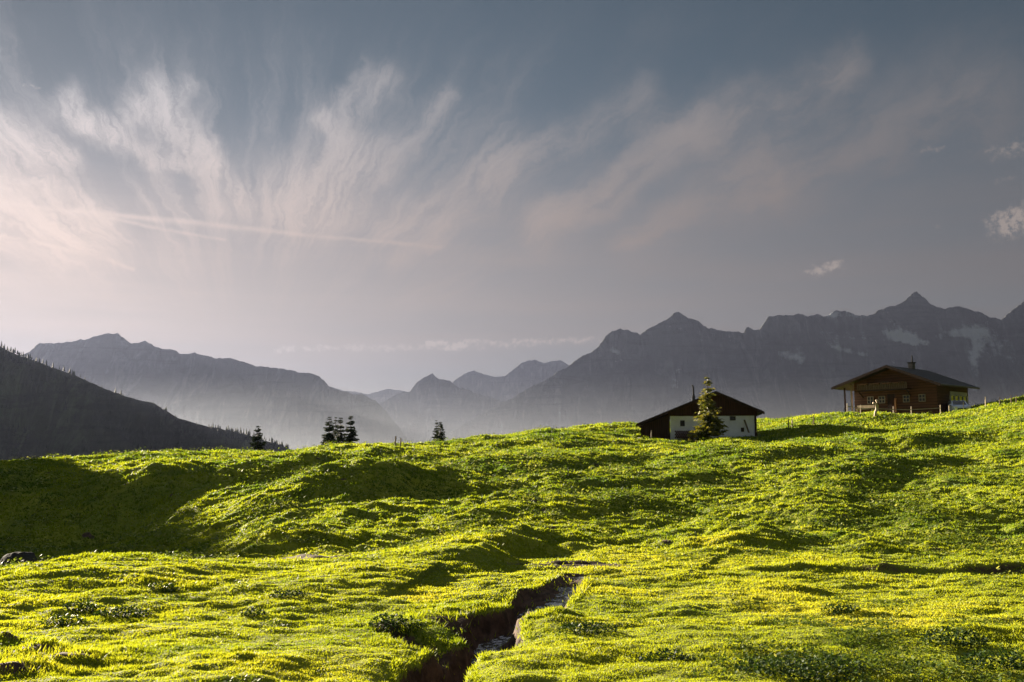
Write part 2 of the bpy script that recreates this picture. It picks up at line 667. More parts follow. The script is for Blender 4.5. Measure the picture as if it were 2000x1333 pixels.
# ------------------------------------------------------------------ terrain
PROFILES = {   # column of the photograph: (distance, row) pairs from near to far; a float row < 40 means a height in metres
    -1100: [(3, -2.), (10, -2.), (18, -1.9), (28, -1.5), (45, -1.0), (70, -1.0), (100, -3.), (160, -14.), (300, -50.)],
    -450: [(3, -2.), (10, -2.), (17, -2.0), (22, -2.4), (30, -1.8), (42, -0.8), (58, -0.2), (75, -0.8), (100, -4.), (160, -14.), (300, -50.)],
    0: [(3, -2.), (9, -2.0), (13, -2.0), (17, 1112), (20, -2.8), (28, -3.4), (38, -3.6), (46, 1050), (52, 935), (55, 917), (63, 908), (76, -1.2), (100, -5.), (160, -15.), (300, -50.)],
    250: [(3, -2.), (9, -2.0), (13, -1.98), (18, 1079), (21, -2.7), (28, -3.3), (38, -3.5), (45, 1045), (51, 930), (54, 910), (64, 891), (79, -0.6), (105, -5.), (160, -15.), (300, -50.)],
    380: [(17.5, 1094), (21, -2.4), (28, -2.9), (35, 1045), (38, 1000), (40, 985), (47, 985), (50, 920), (54, 906), (64, 889)],
    500: [(3, -2.), (9, -2.0), (13, -2.0), (17, 1105), (21, -2.15), (26, 1062), (33, 1030), (36.5, 975), (48, 962), (50.5, 914), (54, 906), (64, 889), (80, -0.6), (105, -5.), (160, -15.), (300, -50.)],
    600: [(17, 1110), (22, 1075), (27, 1045), (32, 1015), (33.5, 1000), (36.5, 950), (44, 932), (49, 938), (51.3, 904), (56, 897), (64, 887)],
    750: [(3, -2.), (9, -2.0), (13, -2.0), (17, 1116), (22, 1076), (28, 1025), (33, 992), (35, 980), (37.5, 925), (47, 912), (50, 918), (52.5, 896), (66, 876), (84, 0.2), (110, -5.), (160, -15.), (300, -50.)],
    860: [(22, 1076), (28, 1027), (34, 990), (37, 970), (40, 930), (46, 915), (57, 892), (68, 874)],
    1000: [(3, -2.), (9, -2.0), (13, -2.0), (17.5, 1113), (22, 1075), (28, 1027), (36, 980), (46, 930), (58, 890), (74, 857), (94, 1.2), (120, -3.), (170, -15.), (300, -50.)],
    1120: [(60, 893), (84, 843), (104, 836), (125, 1.2)],
    1250: [(3, -2.), (9, -2.0), (13, -2.0), (17.5, 1116), (23, 1066), (32, 1005), (45, 945), (60, 900), (80, 870), (92, 860), (104, 838), (118, 831), (140, 1.5), (180, -12.), (300, -45.)],
    1380: [(45, 945), (60, 898), (78, 871), (90, 860), (100, 846), (116, 829), (140, 2.)],
    1500: [(3, -2.), (9, -2.0), (13, -2.0), (17.5, 1116), (23, 1066), (32, 1005), (45, 945), (60, 896), (78, 869), (90, 855), (101, 839), (116, 821), (135, 3.6), (180, -10.), (300, -45.)],
    1640: [(80, 850), (92, 826), (99, 812), (104, 4.25), (118, 4.4)],
    1750: [(3, -2.), (9, -2.0), (13, -2.0), (17.5, 1116), (23, 1066), (32, 1005), (45, 940), (60, 893), (80, 846), (92, 822), (99, 810), (104, 4.15), (120, 4.2), (140, 3.4), (180, -6.), (300, -40.)],
    1850: [(60, 888), (80, 838), (92, 818), (98, 809), (104, 4.3), (118, 4.4)],
    2000: [(3, -2.), (9, -2.0), (13, -2.0), (17.5, 1116), (23, 1062), (32, 1000), (45, 932), (60, 872), (78, 812), (92, 786), (106, 6.3), (125, 6.0), (180, 0.), (300, -30.)],
    2450: [(3, -2.), (9, -2.0), (17.5, -1.9), (25, -1.6), (45, 0.2), (70, 4.), (92, 8.), (110, 9.), (150, 7.), (200, 2.), (300, -25.)],
    3100: [(3, -2.), (9, -2.0), (17.5, -1.9), (25, -1.5), (45, 0.5), (70, 4.), (100, 8.), (160, 6.), (300, -20.)],
}
cp = []
for px, rows in PROFILES.items():
    for d, v in rows:
        if v > 40:
            p = at(px, v, d)
        else:
            a = ray(px, 890)
            p = Vector((a[0] * d, d, v))
        cp.append((math.atan2(p.x, p.y), math.log(math.hypot(p.x, p.y)), p.z))
cp = np.array(cp)
KPHI = 1.5


def tps_fit():
    q = np.c_[cp[:, 0] * KPHI, cp[:, 1]]
    n = len(q)
    d2 = ((q[:, None] - q[None]) ** 2).sum(-1)
    K = 0.5 * d2 * np.log(d2 + 1e-12)
    K += np.eye(n) * 0.00002
    Pm = np.c_[np.ones(n), q]
    L = np.zeros((n + 3, n + 3))
    L[:n, :n] = K
    L[:n, n:] = Pm
    L[n:, :n] = Pm.T
    # heights divided by distance so that near and far errors weigh alike on the eye
    rhs = np.r_[cp[:, 2] / np.exp(cp[:, 1]), 0, 0, 0]
    return q, np.linalg.solve(L, rhs)


TQ, TW = tps_fit()


def tps_eval(phi, lr):
    out = np.empty(phi.shape, np.float32)
    fl, ll = (phi * KPHI).ravel().astype(np.float32), lr.ravel().astype(np.float32)
    o = out.ravel()
    n = len(TQ)
    tq = TQ.astype(np.float32)
    tw = TW.astype(np.float32)
    for s in range(0, len(fl), 40000):
        a, b = fl[s:s + 40000], ll[s:s + 40000]
        d2 = (a[:, None] - tq[None, :, 0]) ** 2 + (b[:, None] - tq[None, :, 1]) ** 2
        o[s:s + 40000] = (0.5 * d2 * np.log(d2 + 1e-12)) @ tw[:n] + tw[n] + tw[n + 1] * a + tw[n + 2] * b
    return out * np.exp(lr)


def flat_pt(px, py, z=-2.0):
    a = ray(px, py)
    d = z / a[2]
    return a[0] * d, d


def seg_dist(x, y, pts, signed=False):
    """distance to a polyline (positive on the right of its run), and the interpolated index along it"""
    best = np.full(x.shape, 1e9, np.float32)
    sgn = np.ones(x.shape, np.float32)
    par = np.zeros(x.shape, np.float32)
    for i in range(len(pts) - 1):
        (ax, ay), (bx, by) = pts[i][:2], pts[i + 1][:2]
        dx, dy = bx - ax, by - ay
        t = np.clip(((x - ax) * dx + (y - ay) * dy) / (dx * dx + dy * dy), 0, 1)
        dd = np.hypot(x - ax - t * dx, y - ay - t * dy)
        m = dd < best
        best[m] = dd[m]
        sgn[m] = np.where((x[m] - ax) * dy - (y[m] - ay) * dx >= 0, 1, -1)
        par[m] = (i + t)[m]
    return (best * sgn, par) if signed else (best, par)


def poly_sdf(x, y, pts):
    """distance to the edge of a polygon, positive inside"""
    d, _ = seg_dist(x, y, pts + pts[:1])
    inside = np.zeros(x.shape, bool)
    for (ax, ay), (bx, by) in zip(pts, pts[1:] + pts[:1]):
        c = (ay > y) != (by > y)
        xi = (bx - ax) * (y - ay) / (by - ay + 1e-12) + ax
        inside ^= c & (x < xi)
    return np.where(inside, d, -d)


# the brook: row of (px, py on the meadow, half width, depth)
BROOK = [(1130, 1127, .14, .02), (1114, 1146, .24, .05), (1092, 1165, .30, .13), (1040, 1178, .36, .30), (985, 1205, .42, .44), (960, 1228, .40, .50), (940, 1250, .36, .52),
         (900, 1270, .34, .56), (862, 1292, .34, .62), (846, 1320, .36, .66), (842, 1345, .36, .66), (825, 1420, .36, .66), (780, 1600, .36, .6), (760, 1750, .4, .55)]
LIP = [(1106, 1129), (1078, 1146), (1045, 1157), (1017, 1160), (1003, 1174), (985, 1187), (950, 1190), (915, 1197), (902, 1214), (912, 1243), (885, 1252), (845, 1268), (805, 1288),
       (786, 1312), (780, 1345), (765, 1420), (700, 1750), (850, 1750), (902, 1345), (900, 1318), (908, 1300), (932, 1273), (977, 1259), (1010, 1254), (1022, 1240), (1010, 1224),
       (1008, 1207), (1050, 1196), (1090, 1187), (1108, 1172), (1130, 1150), (1145, 1128)]
BROOK_XY = [flat_pt(b[0], b[1]) for b in BROOK]
LIP_XY = [flat_pt(*p, -1.99) for p in LIP]
NOTCH = [flat_pt(*p) for p in ((838, 1203), (880, 1214), (940, 1232))]
NOTCH2 = [flat_pt(*p) for p in ((755, 1226), (810, 1246), (890, 1262))]

# ridges that rise out of the slope: polyline of (px, py, distance), height, width
RIDGES = [
    ([(520, 1062, 23.5), (600, 1040, 26), (720, 1020, 29)], 0.30, .8),
    ([(870, 1108, 17.3), (930, 1090, 19.3), (980, 1066, 22), (1080, 1038, 25.5)], 0.33, .55),
    ([(1430, 1085, 20.6), (1470, 1066, 23), (1560, 1044, 26)], 0.28, .8),
    ([(1430, 925, 50), (1510, 893, 60), (1550, 875, 68)], 0.7, 1.3),
    ([(1000, 925, 47), (1100, 905, 52), (1190, 890, 58)], 0.4, 1.2),
    ([(1540, 1000, 33), (1600, 965, 40), (1760, 940, 45)], 0.3, 1.2),
    ([(1560, 945, 44), (1760, 915, 53), (1990, 880, 58)], 0.5, 1.4),
    ([(1700, 880, 64), (1850, 862, 70), (1990, 840, 72)], 0.55, 1.8),
    ([(1060, 1010, 31), (1160, 985, 35), (1250, 972, 37)], 0.15, 1.0),
    ([(1100, 1010, 31), (1250, 985, 35), (1400, 965, 38)], 0.25, 1.0),
    ([(1150, 960, 41), (1330, 940, 45), (1480, 930, 48)], 0.3, 1.1),
]
HOLLOWS = [((1000, 1085), 20.5, 1.3, 1.3, .22), ((1871, 803), 101.5, 2.6, 2.6, .6)]
KNOLLS = []
MOUNDS = [(80, 1285, .13, .30), (140, 1302, .10, .28), (12, 1255, .12, .16), (20, 1328, .10, .3), (430, 1315, .07, .8), (1100, 1205, .06, .25), (1010, 1200, .06, .3)]


def relief(x, y, rho):
    """bumps, tussocks and carved features on top of the smooth slope"""
    hill = sstep(17, 26, rho) * 0.85 + 0.15
    far = sstep(400, 150, rho)
    h = np.zeros(x.shape, np.float32)
    xs = x * 0.62
    wx = gnoise(x * .13, y * .13, 91) * 1.6
    xr, yr = x * .92 - y * .39, (x * .39 + y * .92) * .5
    h += 0.30 * hill * fbm(xr / 5.5 + wx * .1, yr / 5.5, 2, .5, 1)
    h += 0.19 * hill * gnoise(xr / 2.2 + wx * .2, yr / 2.2, 5)
    t3 = 1 - np.abs(gnoise(xs / 1.15 + .3 * wx, y / 1.15, 7)) * 2.0
    h += 0.14 * hill * (np.maximum(t3, -0.4) - .30)
    t4 = np.abs(gnoise(xs / .55, y / .5, 9)) * 2
    near = sstep(75, 40, rho)
    h += (0.10 * hill + 0.006) * (t4 - .5) * (0.4 + 0.6 * near)
    h += (0.012 + 0.015 * hill) * gnoise(xs / .22, y / .2, 11) * sstep(40, 20, rho)
    h *= far
    lawn = sstep(24, 16, rho)
    h += lawn * (0.05 * gnoise(x / 1.9 + wx * .3, y / 1.5, 21) + 0.04 * gnoise(x / .8 + wx, y / .6 + .5 * wx, 23) +   .024 * np.abs(gnoise(x / .35, y / .3, 25)))
    return h.astype(np.float32)


SOIL_SPOTS = [(560, 1098, 1.0, 1.1, .95), (470, 1090, .8, .8, .6), (70, 1290, .4, .18, .9), (140, 1303, .4, .15, .9), (15, 1254, .2, .15, .9), (30, 1330, .4, .2, .8), (195, 1320, .3, .1, .6),
              (1100, 1110, 1.2, .2, .5), (1000, 1205, .5, .25, .55), (870, 1205, .35, .2, .8), (660, 1102, .8, .6, .55), (1090, 1115, 1.0, .5, .55), (1180, 1112, .8, .4, .5)]


def shape(phi, rho):
    """height and soil mask for polar coordinates"""
    x, y = rho * np.sin(phi), rho * np.cos(phi)
    lr = np.log(rho)
    inn = sstep(R(88), R(62), np.abs(phi))
    z = np.zeros(phi.shape, np.float32)
    m = (inn > 0) & (rho < 420)
    zt = tps_eval(np.clip(phi[m], -1.25, 1.25), np.minimum(lr[m], math.log(320)))
    z[m] = zt
    zdef = -2.0 - 0.00022 * np.maximum(rho - 20, 0) ** 1.9
    z = z * inn + zdef * (1 - inn)
    zf = -46 - (rho - 300) * 0.25
    z = np.where(rho > 300, np.minimum(z, np.maximum(zf, -150)), z)
    z = np.where(rho > 420, np.maximum(zf, -150), z)
    z = z + relief(x, y, rho)
    # ridges
    loc = rho < 140
    xl, yl, zl = x[loc], y[loc], z[loc]
    wob = 0.5 * gnoise(xl / 2.2, yl / 2.2, 41)
    for pts, hgt, wd in RIDGES:
        q = [(ray(a, 890)[0] * d, d) for a, b, d in pts]
        dd, par = seg_dist(xl, yl, q, True)
        wd = np.where(dd > 0, wd, wd * 3.2)
        end = (sstep(0, 0.35, par) * 0.5 + 0.5) * (1 - .8 * sstep(len(q) - 2.2, len(q) - 1, par))
        zl = zl + hgt * end * np.exp(-(np.abs(dd + wob * .6) / wd) ** 1.8)
    for (px, py), d, sx, sy, dep in HOLLOWS:
        cx, cy_ = ray(px, 890)[0] * d, d
        zl = zl - dep * np.exp(-((xl - cx) / sx) ** 2 - ((yl - cy_) / sy) ** 2)
    for cx, cy_, hgt, sx, sy in KNOLLS:
        zl = zl + hgt * np.exp(-(((xl - cx) / sx) ** 2 + ((yl - cy_) / sy) ** 2) ** 2.5)
    for px, py, hgt, sg in MOUNDS:
        cx, cy_ = flat_pt(px, py)
        r2 = (xl - cx) ** 2 + (yl - cy_) ** 2
        zl = zl + hgt * np.exp(-r2 / sg ** 2) * (1 + .35 * gnoise(xl / .2, yl / .16, 61))
    # small bank at the foot of the slope on the right
    bank_y = 17.2 + 0.35 * gnoise(xl / 1.7, xl * 0 + 3, 33) + 0.1 * gnoise(xl / .5, xl * 0 + 8, 34)
    bank_w = sstep(2.6, 6.0, xl) * sstep(20, 16, xl) * (.6 + .4 * sstep(-.3, .4, gnoise(xl / 1.3, xl * 0 + 5, 35) + .35 * (xl - 5) / 4))
    step = sstep(-.10, .10, yl - bank_y) - sstep(0.1, 2.2, yl - bank_y)
    zl = zl + .15 * bank_w * step
    soil = np.zeros(xl.shape, np.float32)
    soil += .6 * bank_w * np.exp(-((yl - bank_y) / .12) ** 2)
    # brook
    dd, par = seg_dist(xl, yl, BROOK_XY)
    idx = np.arange(len(BROOK))
    wv = np.interp(par, idx, [b[2] * .88 for b in BROOK])
    dv = np.interp(par, idx, [b[3] for b in BROOK])
    near_b = dd < 2.5
    sdf = np.full(xl.shape, -9.0, np.float32)
    sdf[near_b] = poly_sdf(xl[near_b], yl[near_b], LIP_XY)
    nn = .05 * gnoise(xl / .5, yl / .5, 71) + .05 * gnoise(xl / .2, yl / .2, 72) + .03 * gnoise(xl / .08, yl / .08, 73)
    nn = nn * np.clip(dv / .3, .3, 1)
    sdf = sdf + nn
    carve = .66 * sstep(-.05, .07, sdf) + .34 * sstep(.0, .24, sdf)
    e = wv - sdf
    lip = sstep(-.5, -.02, sdf)
    zl = zl - dv * carve - .06 * lip ** 2 * np.clip(dv / .4, 0, 1)
    zl = zl + .03 * carve * gnoise(xl / .12, yl / .12, 75)
    soil += sstep(.04, .25, carve) * 1.2 + .35 * sstep(.75, 1, lip)
    for N_, w_, d_ in ((NOTCH, .13, .2), (NOTCH2, .16, .16)):
        dd, par = seg_dist(xl, yl, N_)
        c2 = sstep(w_ + .14, w_ - .08, dd + nn)
        zl = zl - d_ * c2 * (1 - carve) * sstep(-.1, .8, par)
        soil += .75 * c2
    for px, py, sx, sy, st in SOIL_SPOTS:
        cx, cy_ = flat_pt(px, py)
        soil += st * np.exp(-((xl - cx) / sx) ** 2 - ((yl - cy_) / sy) ** 2)
    bare = gnoise(xl / 1.3 + 2, yl / .8, 301) + .5 * gnoise(xl / .4, yl / .3, 303)
    soil += .75 * sstep(.62, .95, bare) * sstep(17, 24, rho[loc])
    z[loc] = zl
    so = np.zeros(phi.shape, np.float32)
    so[loc] = soil
    return x, y, z, np.clip(so, 0, 1.2)


PHI_IN = R(31)
N_IN = 1000
phis = np.r_[np.linspace(-math.pi, R(-75), 24)[:-1], np.linspace(R(-75), -PHI_IN, 170)[:-1], np.linspace(-PHI_IN, PHI_IN, N_IN),
             np.linspace(PHI_IN, R(75), 120)[1:], np.linspace(R(75), math.pi, 24)[1:]]
I0 = 23 + 169
LR0, LR1, N_LR = math.log(6.2), math.log(135), 900
rhos = np.r_[np.linspace(.5, 6.2, 60)[:-1], np.exp(np.linspace(LR0, LR1, N_LR)), np.exp(np.linspace(LR1, math.log(26000), 70))[1:]]
J0 = 59
PH, RH = np.meshgrid(phis, rhos)
GX, GY, GZ, GS = shape(PH, RH)


def build_ground():
    nr, nc = PH.shape
    v = np.stack((GX, GY, GZ), -1).reshape(-1, 3)
    i = np.arange(nr * nc).reshape(nr, nc)
    f = np.stack((i[:-1, :-1], i[:-1, 1:], i[1:, 1:], i[1:, :-1]), -1).reshape(-1, 4)
    f = f[:, ::-1]
    cen = np.array([[0, 0, float(GZ[0].mean())]])
    o = mesh_np('ground', v, f, M['meadow'], smooth=True, attrs={'soil': GS.ravel()})
    tag(o, kind='structure')


build_ground()


def grid_at(phi, rho, G):
    """bilinear look-up in the fine part of the terrain grid"""
    fi = (phi + PHI_IN) / (2 * PHI_IN) * (N_IN - 1) + I0
    fj = (np.log(rho) - LR0) / (LR1 - LR0) * (N_LR - 1) + J0
    i = np.clip(np.floor(fi).astype(int), 0, G.shape[1] - 2)
    j = np.clip(np.floor(fj).astype(int), 0, G.shape[0] - 2)
    u, v = fi - i, fj - j
    return (G[j, i] * (1 - u) * (1 - v) + G[j, i + 1] * u * (1 - v) + G[j + 1, i] * (1 - u) * v + G[j + 1, i + 1] * u * v)


def gz(x, y):
    phi, rho = math.atan2(x, y), math.hypot(x, y)
    if abs(phi) < PHI_IN and 6.2 <= rho <= 135:
        return float(grid_at(np.array([phi]), np.array([rho]), GZ)[0])
    return float(shape(np.array([phi]), np.array([rho]))[2][0])


def on_row(px, py, d0=6.5, d1=130):
    """where the ray of a pixel meets the ground"""
    a = ray(px, py)
    d = np.exp(np.linspace(math.log(d0), math.log(d1), 1500))
    ph = np.full(d.shape, math.atan2(a[0], 1.0))
    rh = d * math.hypot(a[0], 1.0)
    g = grid_at(ph, rh, GZ)
    k = np.argmax(g >= a[2] * d)
    return Vector((a[0] * d[k], d[k], float(g[k])))


# ------------------------------------------------------------------ grass and weeds
rng = np.random.default_rng(7)


def trench_mask(phi, rho):
    return grid_at(phi, rho, GS)


def build_grass(n):
    phi = rng.uniform(-PHI_IN * .995, PHI_IN * .995, n)
    rho = np.exp(rng.uniform(math.log(6.4), math.log(128), n))
    x, y = rho * np.sin(phi), rho * np.cos(phi)
    soil = trench_mask(phi, rho)
    patch = gnoise(x / 1.6, y / 1.2, 101) + .6 * gnoise(x / .5, y / .35, 102)
    keep = rng.random(n) > np.clip(soil * 1.5 - .2, 0, .97)
    phi, rho, x, y, patch = phi[keep], rho[keep], x[keep], y[keep], patch[keep]
    n = len(phi)
    z = grid_at(phi, rho, GZ) - .004
    w = np.maximum(.0045, .00075 * rho) * rng.uniform(.7, 1.4, n)
    lush = sstep(-.2, .9, patch)
    tuft = sstep(.1, .75, np.abs(gnoise(x / .42 + .5 * patch, y / .34, 105)) * 1.6 + .2 * patch)
    h = (.011 + .00075 * rho) * rng.uniform(.55, 1.5, n) * (.6 + .6 * lush + .9 * tuft * sstep(12, 24, rho) + .2 * tuft)
    ang = rng.uniform(0, 2 * math.pi, n)
    lean_a = rng.uniform(0, 2 * math.pi, n)
    h *= 1 + 1.6 * sstep(.03, .2, trench_mask(phi, rho)) * sstep(17, 15, rho)
    lean = h * rng.uniform(.2, 1.1, n)
    dx, dy = np.cos(ang) * w, np.sin(ang) * w
    base = np.stack((x, y, z), -1)
    a = base + np.stack((dx, dy, 0 * w), -1)
    b = base - np.stack((dx, dy, 0 * w), -1)
    c = base + np.stack((np.cos(lean_a) * lean, np.sin(lean_a) * lean, h), -1)
    v = np.stack((a, b, c), 1).reshape(-1, 3)
    f = np.arange(3 * n).reshape(-1, 3)
    big = gnoise(x / 6.5, y / 5.0, 111) * .5 + gnoise(x / 2.2, y / 1.7, 113) * .35
    t = np.clip(.55 - .30 * sstep(15, 34, rho) + .55 * big + .10 * patch + .30 * sstep(.45, .9, gnoise(x / 2.8 + 9, y / 1.6, 121)) - .28 * sstep(.3, .8, gnoise(x / 1.4, y / .9 + 4, 123)) + rng.normal(0, .09, n), 0, 1)
    o = mesh_np('grass', v, f, M['grass'], attrs={'tint': np.repeat(t, 3)})
    tag(o, 'short sunlit yellow green pasture grass covering the meadow', 'grass', kind='stuff')


build_grass(1750000)


def leaves(cen, size, tilt, n_tint, r=rng):
    """folded diamond leaves; returns verts and faces"""
    n = len(cen)
    a = r.uniform(0, 2 * math.pi, n)
    up = r.uniform(*tilt, n)
    d = np.stack((np.cos(a) * np.cos(up), np.sin(a) * np.cos(up), np.sin(up)), -1)
    s = np.stack((-np.sin(a), np.cos(a), r.uniform(-.5, .5, n)), -1)
    L = size[:, None]
    wd = L * r.uniform(.28, .42, n)[:, None]
    mid = cen + d * L * .45
    mid[:, 2] += .08 * size
    v = np.stack((cen, mid + s * wd, cen + d * L, mid - s * wd), 1).reshape(-1, 3)
    i = np.arange(n)[:, None] * 4
    f = np.concatenate((i + np.array([[0, 1, 2]]), i + np.array([[0, 2, 3]])), 0)
    return v, f


def weed_density(x, y, rho):
    n1 = gnoise(x / 2.3, y / 1.8, 201) + .7 * gnoise(x / .9, y / .7, 203)
    right = sstep(-.02, .35, x / y) * sstep(20, 8, rho)
    hill = sstep(17, 22, rho)
    n1 = n1 + .9 * gnoise(x / .38, y / .3, 205)
    return sstep(.55, 1.5, n1 + .75 * right + .45 * hill + .06 * (1 - right) - .08 + .5 * gnoise(x / 7.0, y / 6.0, 207) * hill)


def build_weeds(n):
    phi = rng.uniform(-PHI_IN * .99, PHI_IN * .99, n)
    rho = np.exp(rng.uniform(math.log(6.6), math.log(125), n))
    x, y = rho * np.sin(phi), rho * np.cos(phi)
    keep = (rng.random(n) < weed_density(x, y, rho)) & (trench_mask(phi, rho) < .3)
    phi, rho, x, y = phi[keep], rho[keep], x[keep], y[keep]
    n = len(phi)
    size = np.clip(.0026 * rho, .034, .115) * rng.uniform(.6, 1.4, n)
    z = grid_at(phi, rho, GZ)
    k = 9
    cen = np.repeat(np.stack((x, y, z), -1), k, 0)
    sz = np.repeat(size, k)
    cen[:, :2] += rng.normal(0, 1, (n * k, 2)) * sz[:, None] * 1.5
    cen[:, 2] += rng.uniform(.1, 2.0, n * k) * sz
    v, f = leaves(cen, sz * rng.uniform(.6, 1.2, n * k), (-.2, .9), 0)
    t = np.clip(np.repeat(rng.normal(.45, .2, n) - .2 * sstep(18, 14, rho), k) + rng.normal(0, .15, n * k), 0, 1)
    o = mesh_np('ground_cover', v, f, M['weed'], attrs={'tint': np.repeat(t, 4)})
    tag(o, 'low broad leaved weeds growing through the pasture grass', 'weeds', kind='stuff')


build_weeds(100000)

CLUMPS = [   # px, py, radius, height, leaves, label
    (240, 1206, .34, .13, 260, 'widest dark leafy weed clump in the lit lawn left of the brook'),
    (158, 1192, .22, .11, 120, 'dark leafy weed clump just left of the widest clump in the lit lawn'),
    (120, 1220, .26, .08, 110, 'low flat weed clump below and left of the widest clump in the lawn'),
    (320, 1152, .22, .09, 100, 'dark flat weed clump in the lawn nearest the shaded hollow'),
    (562, 1170, .26, .12, 150, 'dark weed clump in the lawn left of the brook, below the muddy patch'),
    (492, 1203, .16, .10, 80, 'small dark weed clump in the middle of the lawn left of the brook'),
    (772, 1228, .30, .16, 240, 'leafy weed clump on the left bank of the brook beside the notch'),
    (1150, 1240, .32, .15, 230, 'leafy weed clump in the lawn just right of the brook bend'),
    (1560, 1322, .55, .22, 520, 'big dark weed clump at the bottom edge right of the brook'),
    (1640, 1200, .24, .12, 130, 'small dark weed clump in the flat lawn below the grassy bank'),
    (1860, 1262, .34, .18, 260, 'dark bushy weed clump near the right edge of the lawn'),
    (1960, 1312, .40, .20, 320, 'rightmost weed clump at the bottom corner of the meadow'),
    (1300, 1290, .26, .09, 110, 'low weed clump in the lawn right of the deep brook trench'),
]
for px, py, rad, hgt, nl, lab in CLUMPS:
    nl = int(nl * 2.6)
    rad *= .85
    p = on_row(px, py)
    th, rr_ = rng.uniform(0, 2 * math.pi, nl), np.sqrt(rng.random(nl)) * rad
    lx, ly = np.cos(th) * rr_ * 1.25, np.sin(th) * rr_ * .8
    gx, gy = p.x + lx, p.y + ly
    gzv = np.array([gz(a, b) for a, b in zip(gx, gy)]) - p.z
    lz = gzv + rng.uniform(.05, 1, nl) * hgt * .9 * (1 - .6 * (rr_ / rad) ** 2)
    v, f = leaves(np.stack((lx, ly, lz), -1), rng.uniform(.022, .05, nl), (-.1, 1.0), 0)
    t = np.clip(rng.normal(.2, .2, nl), 0, 1)
    o = mesh_np('weed_clump', v, f, M['weed_shaded'], attrs={'tint': np.repeat(t, 4)})
    o.location = p
    tag(o, lab, 'plant', 'dark leafy weed clumps in the lawn')


# ------------------------------------------------------------------ brook water
def build_water():
    pts = BROOK_XY
    vs_, fs = [], []
    n = 0
    for i in range(len(pts) - 1):
        for k in range(12):
            t = k / 12
            x = pts[i][0] * (1 - t) + pts[i + 1][0] * t
            y = pts[i][1] * (1 - t) + pts[i + 1][1] * t
            d = BROOK[i][3] * (1 - t) + BROOK[i + 1][3] * t
            w = BROOK[i][2] * (1 - t) + BROOK[i + 1][2] * t
            tx, ty = pts[i + 1][0] - pts[i][0], pts[i + 1][1] - pts[i][1]
            l = math.hypot(tx, ty)
            nx, ny = -ty / l, tx / l
            rho, phi = math.hypot(x, y), math.atan2(x, y)
            zb = float(tps_eval(np.array([phi]), np.array([math.log(rho)]))[0]) - d * .98 + .03
            for s in (-1, 0, 1):
                vs_.append((x + nx * s * (w * 1.5 + .1), y + ny * s * (w * 1.5 + .1), zb))
            if n:
                a = (n - 1) * 3
                fs += [(a, a + 1, a + 4, a + 3), (a + 1, a + 2, a + 5, a + 4)]
            n += 1
    o = mesh_np('water', np.array(vs_), np.array(fs), M['brook_water'], smooth=True)
    tag(o, kind='structure')


build_water()


# ------------------------------------------------------------------ stones
def rock(name, loc, size, mat, seed, label, cat, group=None):
    bm = bmesh.new()
    bmesh.ops.create_icosphere(bm, subdivisions=4, radius=1)
    rs = random.Random(seed)
    dirs = [(Vector((rs.gauss(0, 1), rs.gauss(0, 1), rs.gauss(0, 1))).normalized(), rs.uniform(.62, .95)) for _ in range(12)]
    co = np.array([v.co[:] for v in bm.verts])
    nz = fbm(co[:, 0] * 3 + seed, co[:, 1] * 3 + co[:, 2] * 2.1, 4, .55, seed)
    for v, q in zip(bm.verts, nz):
        for d, c in dirs:
            e = v.co.dot(d)
            if e > c:
                v.co -= d * (e - c) * .85
        v.co *= 1 + .07 * q
        v.co = Vector((v.co.x * size[0], v.co.y * size[1], v.co.z * size[2]))
    me = bpy.data.meshes.new(name)
    bm.to_mesh(me)
    bm.free()
    for p in me.polygons:
        p.use_smooth = True
    me.materials.append(mat)
    o = bpy.data.objects.new(name, me)
    COL.objects.link(o)
    o.location = loc
    tag(o, label, cat, group)
    return o


x_, y_ = flat_pt(36, 1108)
rock('boulder', (x_, y_ + .1, gz(x_, y_) + .16), (.42, .38, .30), M['shaded_stone'], 3, 'dark grey boulder at the edge of the shaded hollow at far left', 'boulder')
p = at(1249, 850, 89)
rock('stone', (p.x, p.y, gz(p.x, p.y) + .05), (.28, .25, .2), M['pale_stone'], 5, 'pale stone lying against the low left end of the white hut', 'stone')


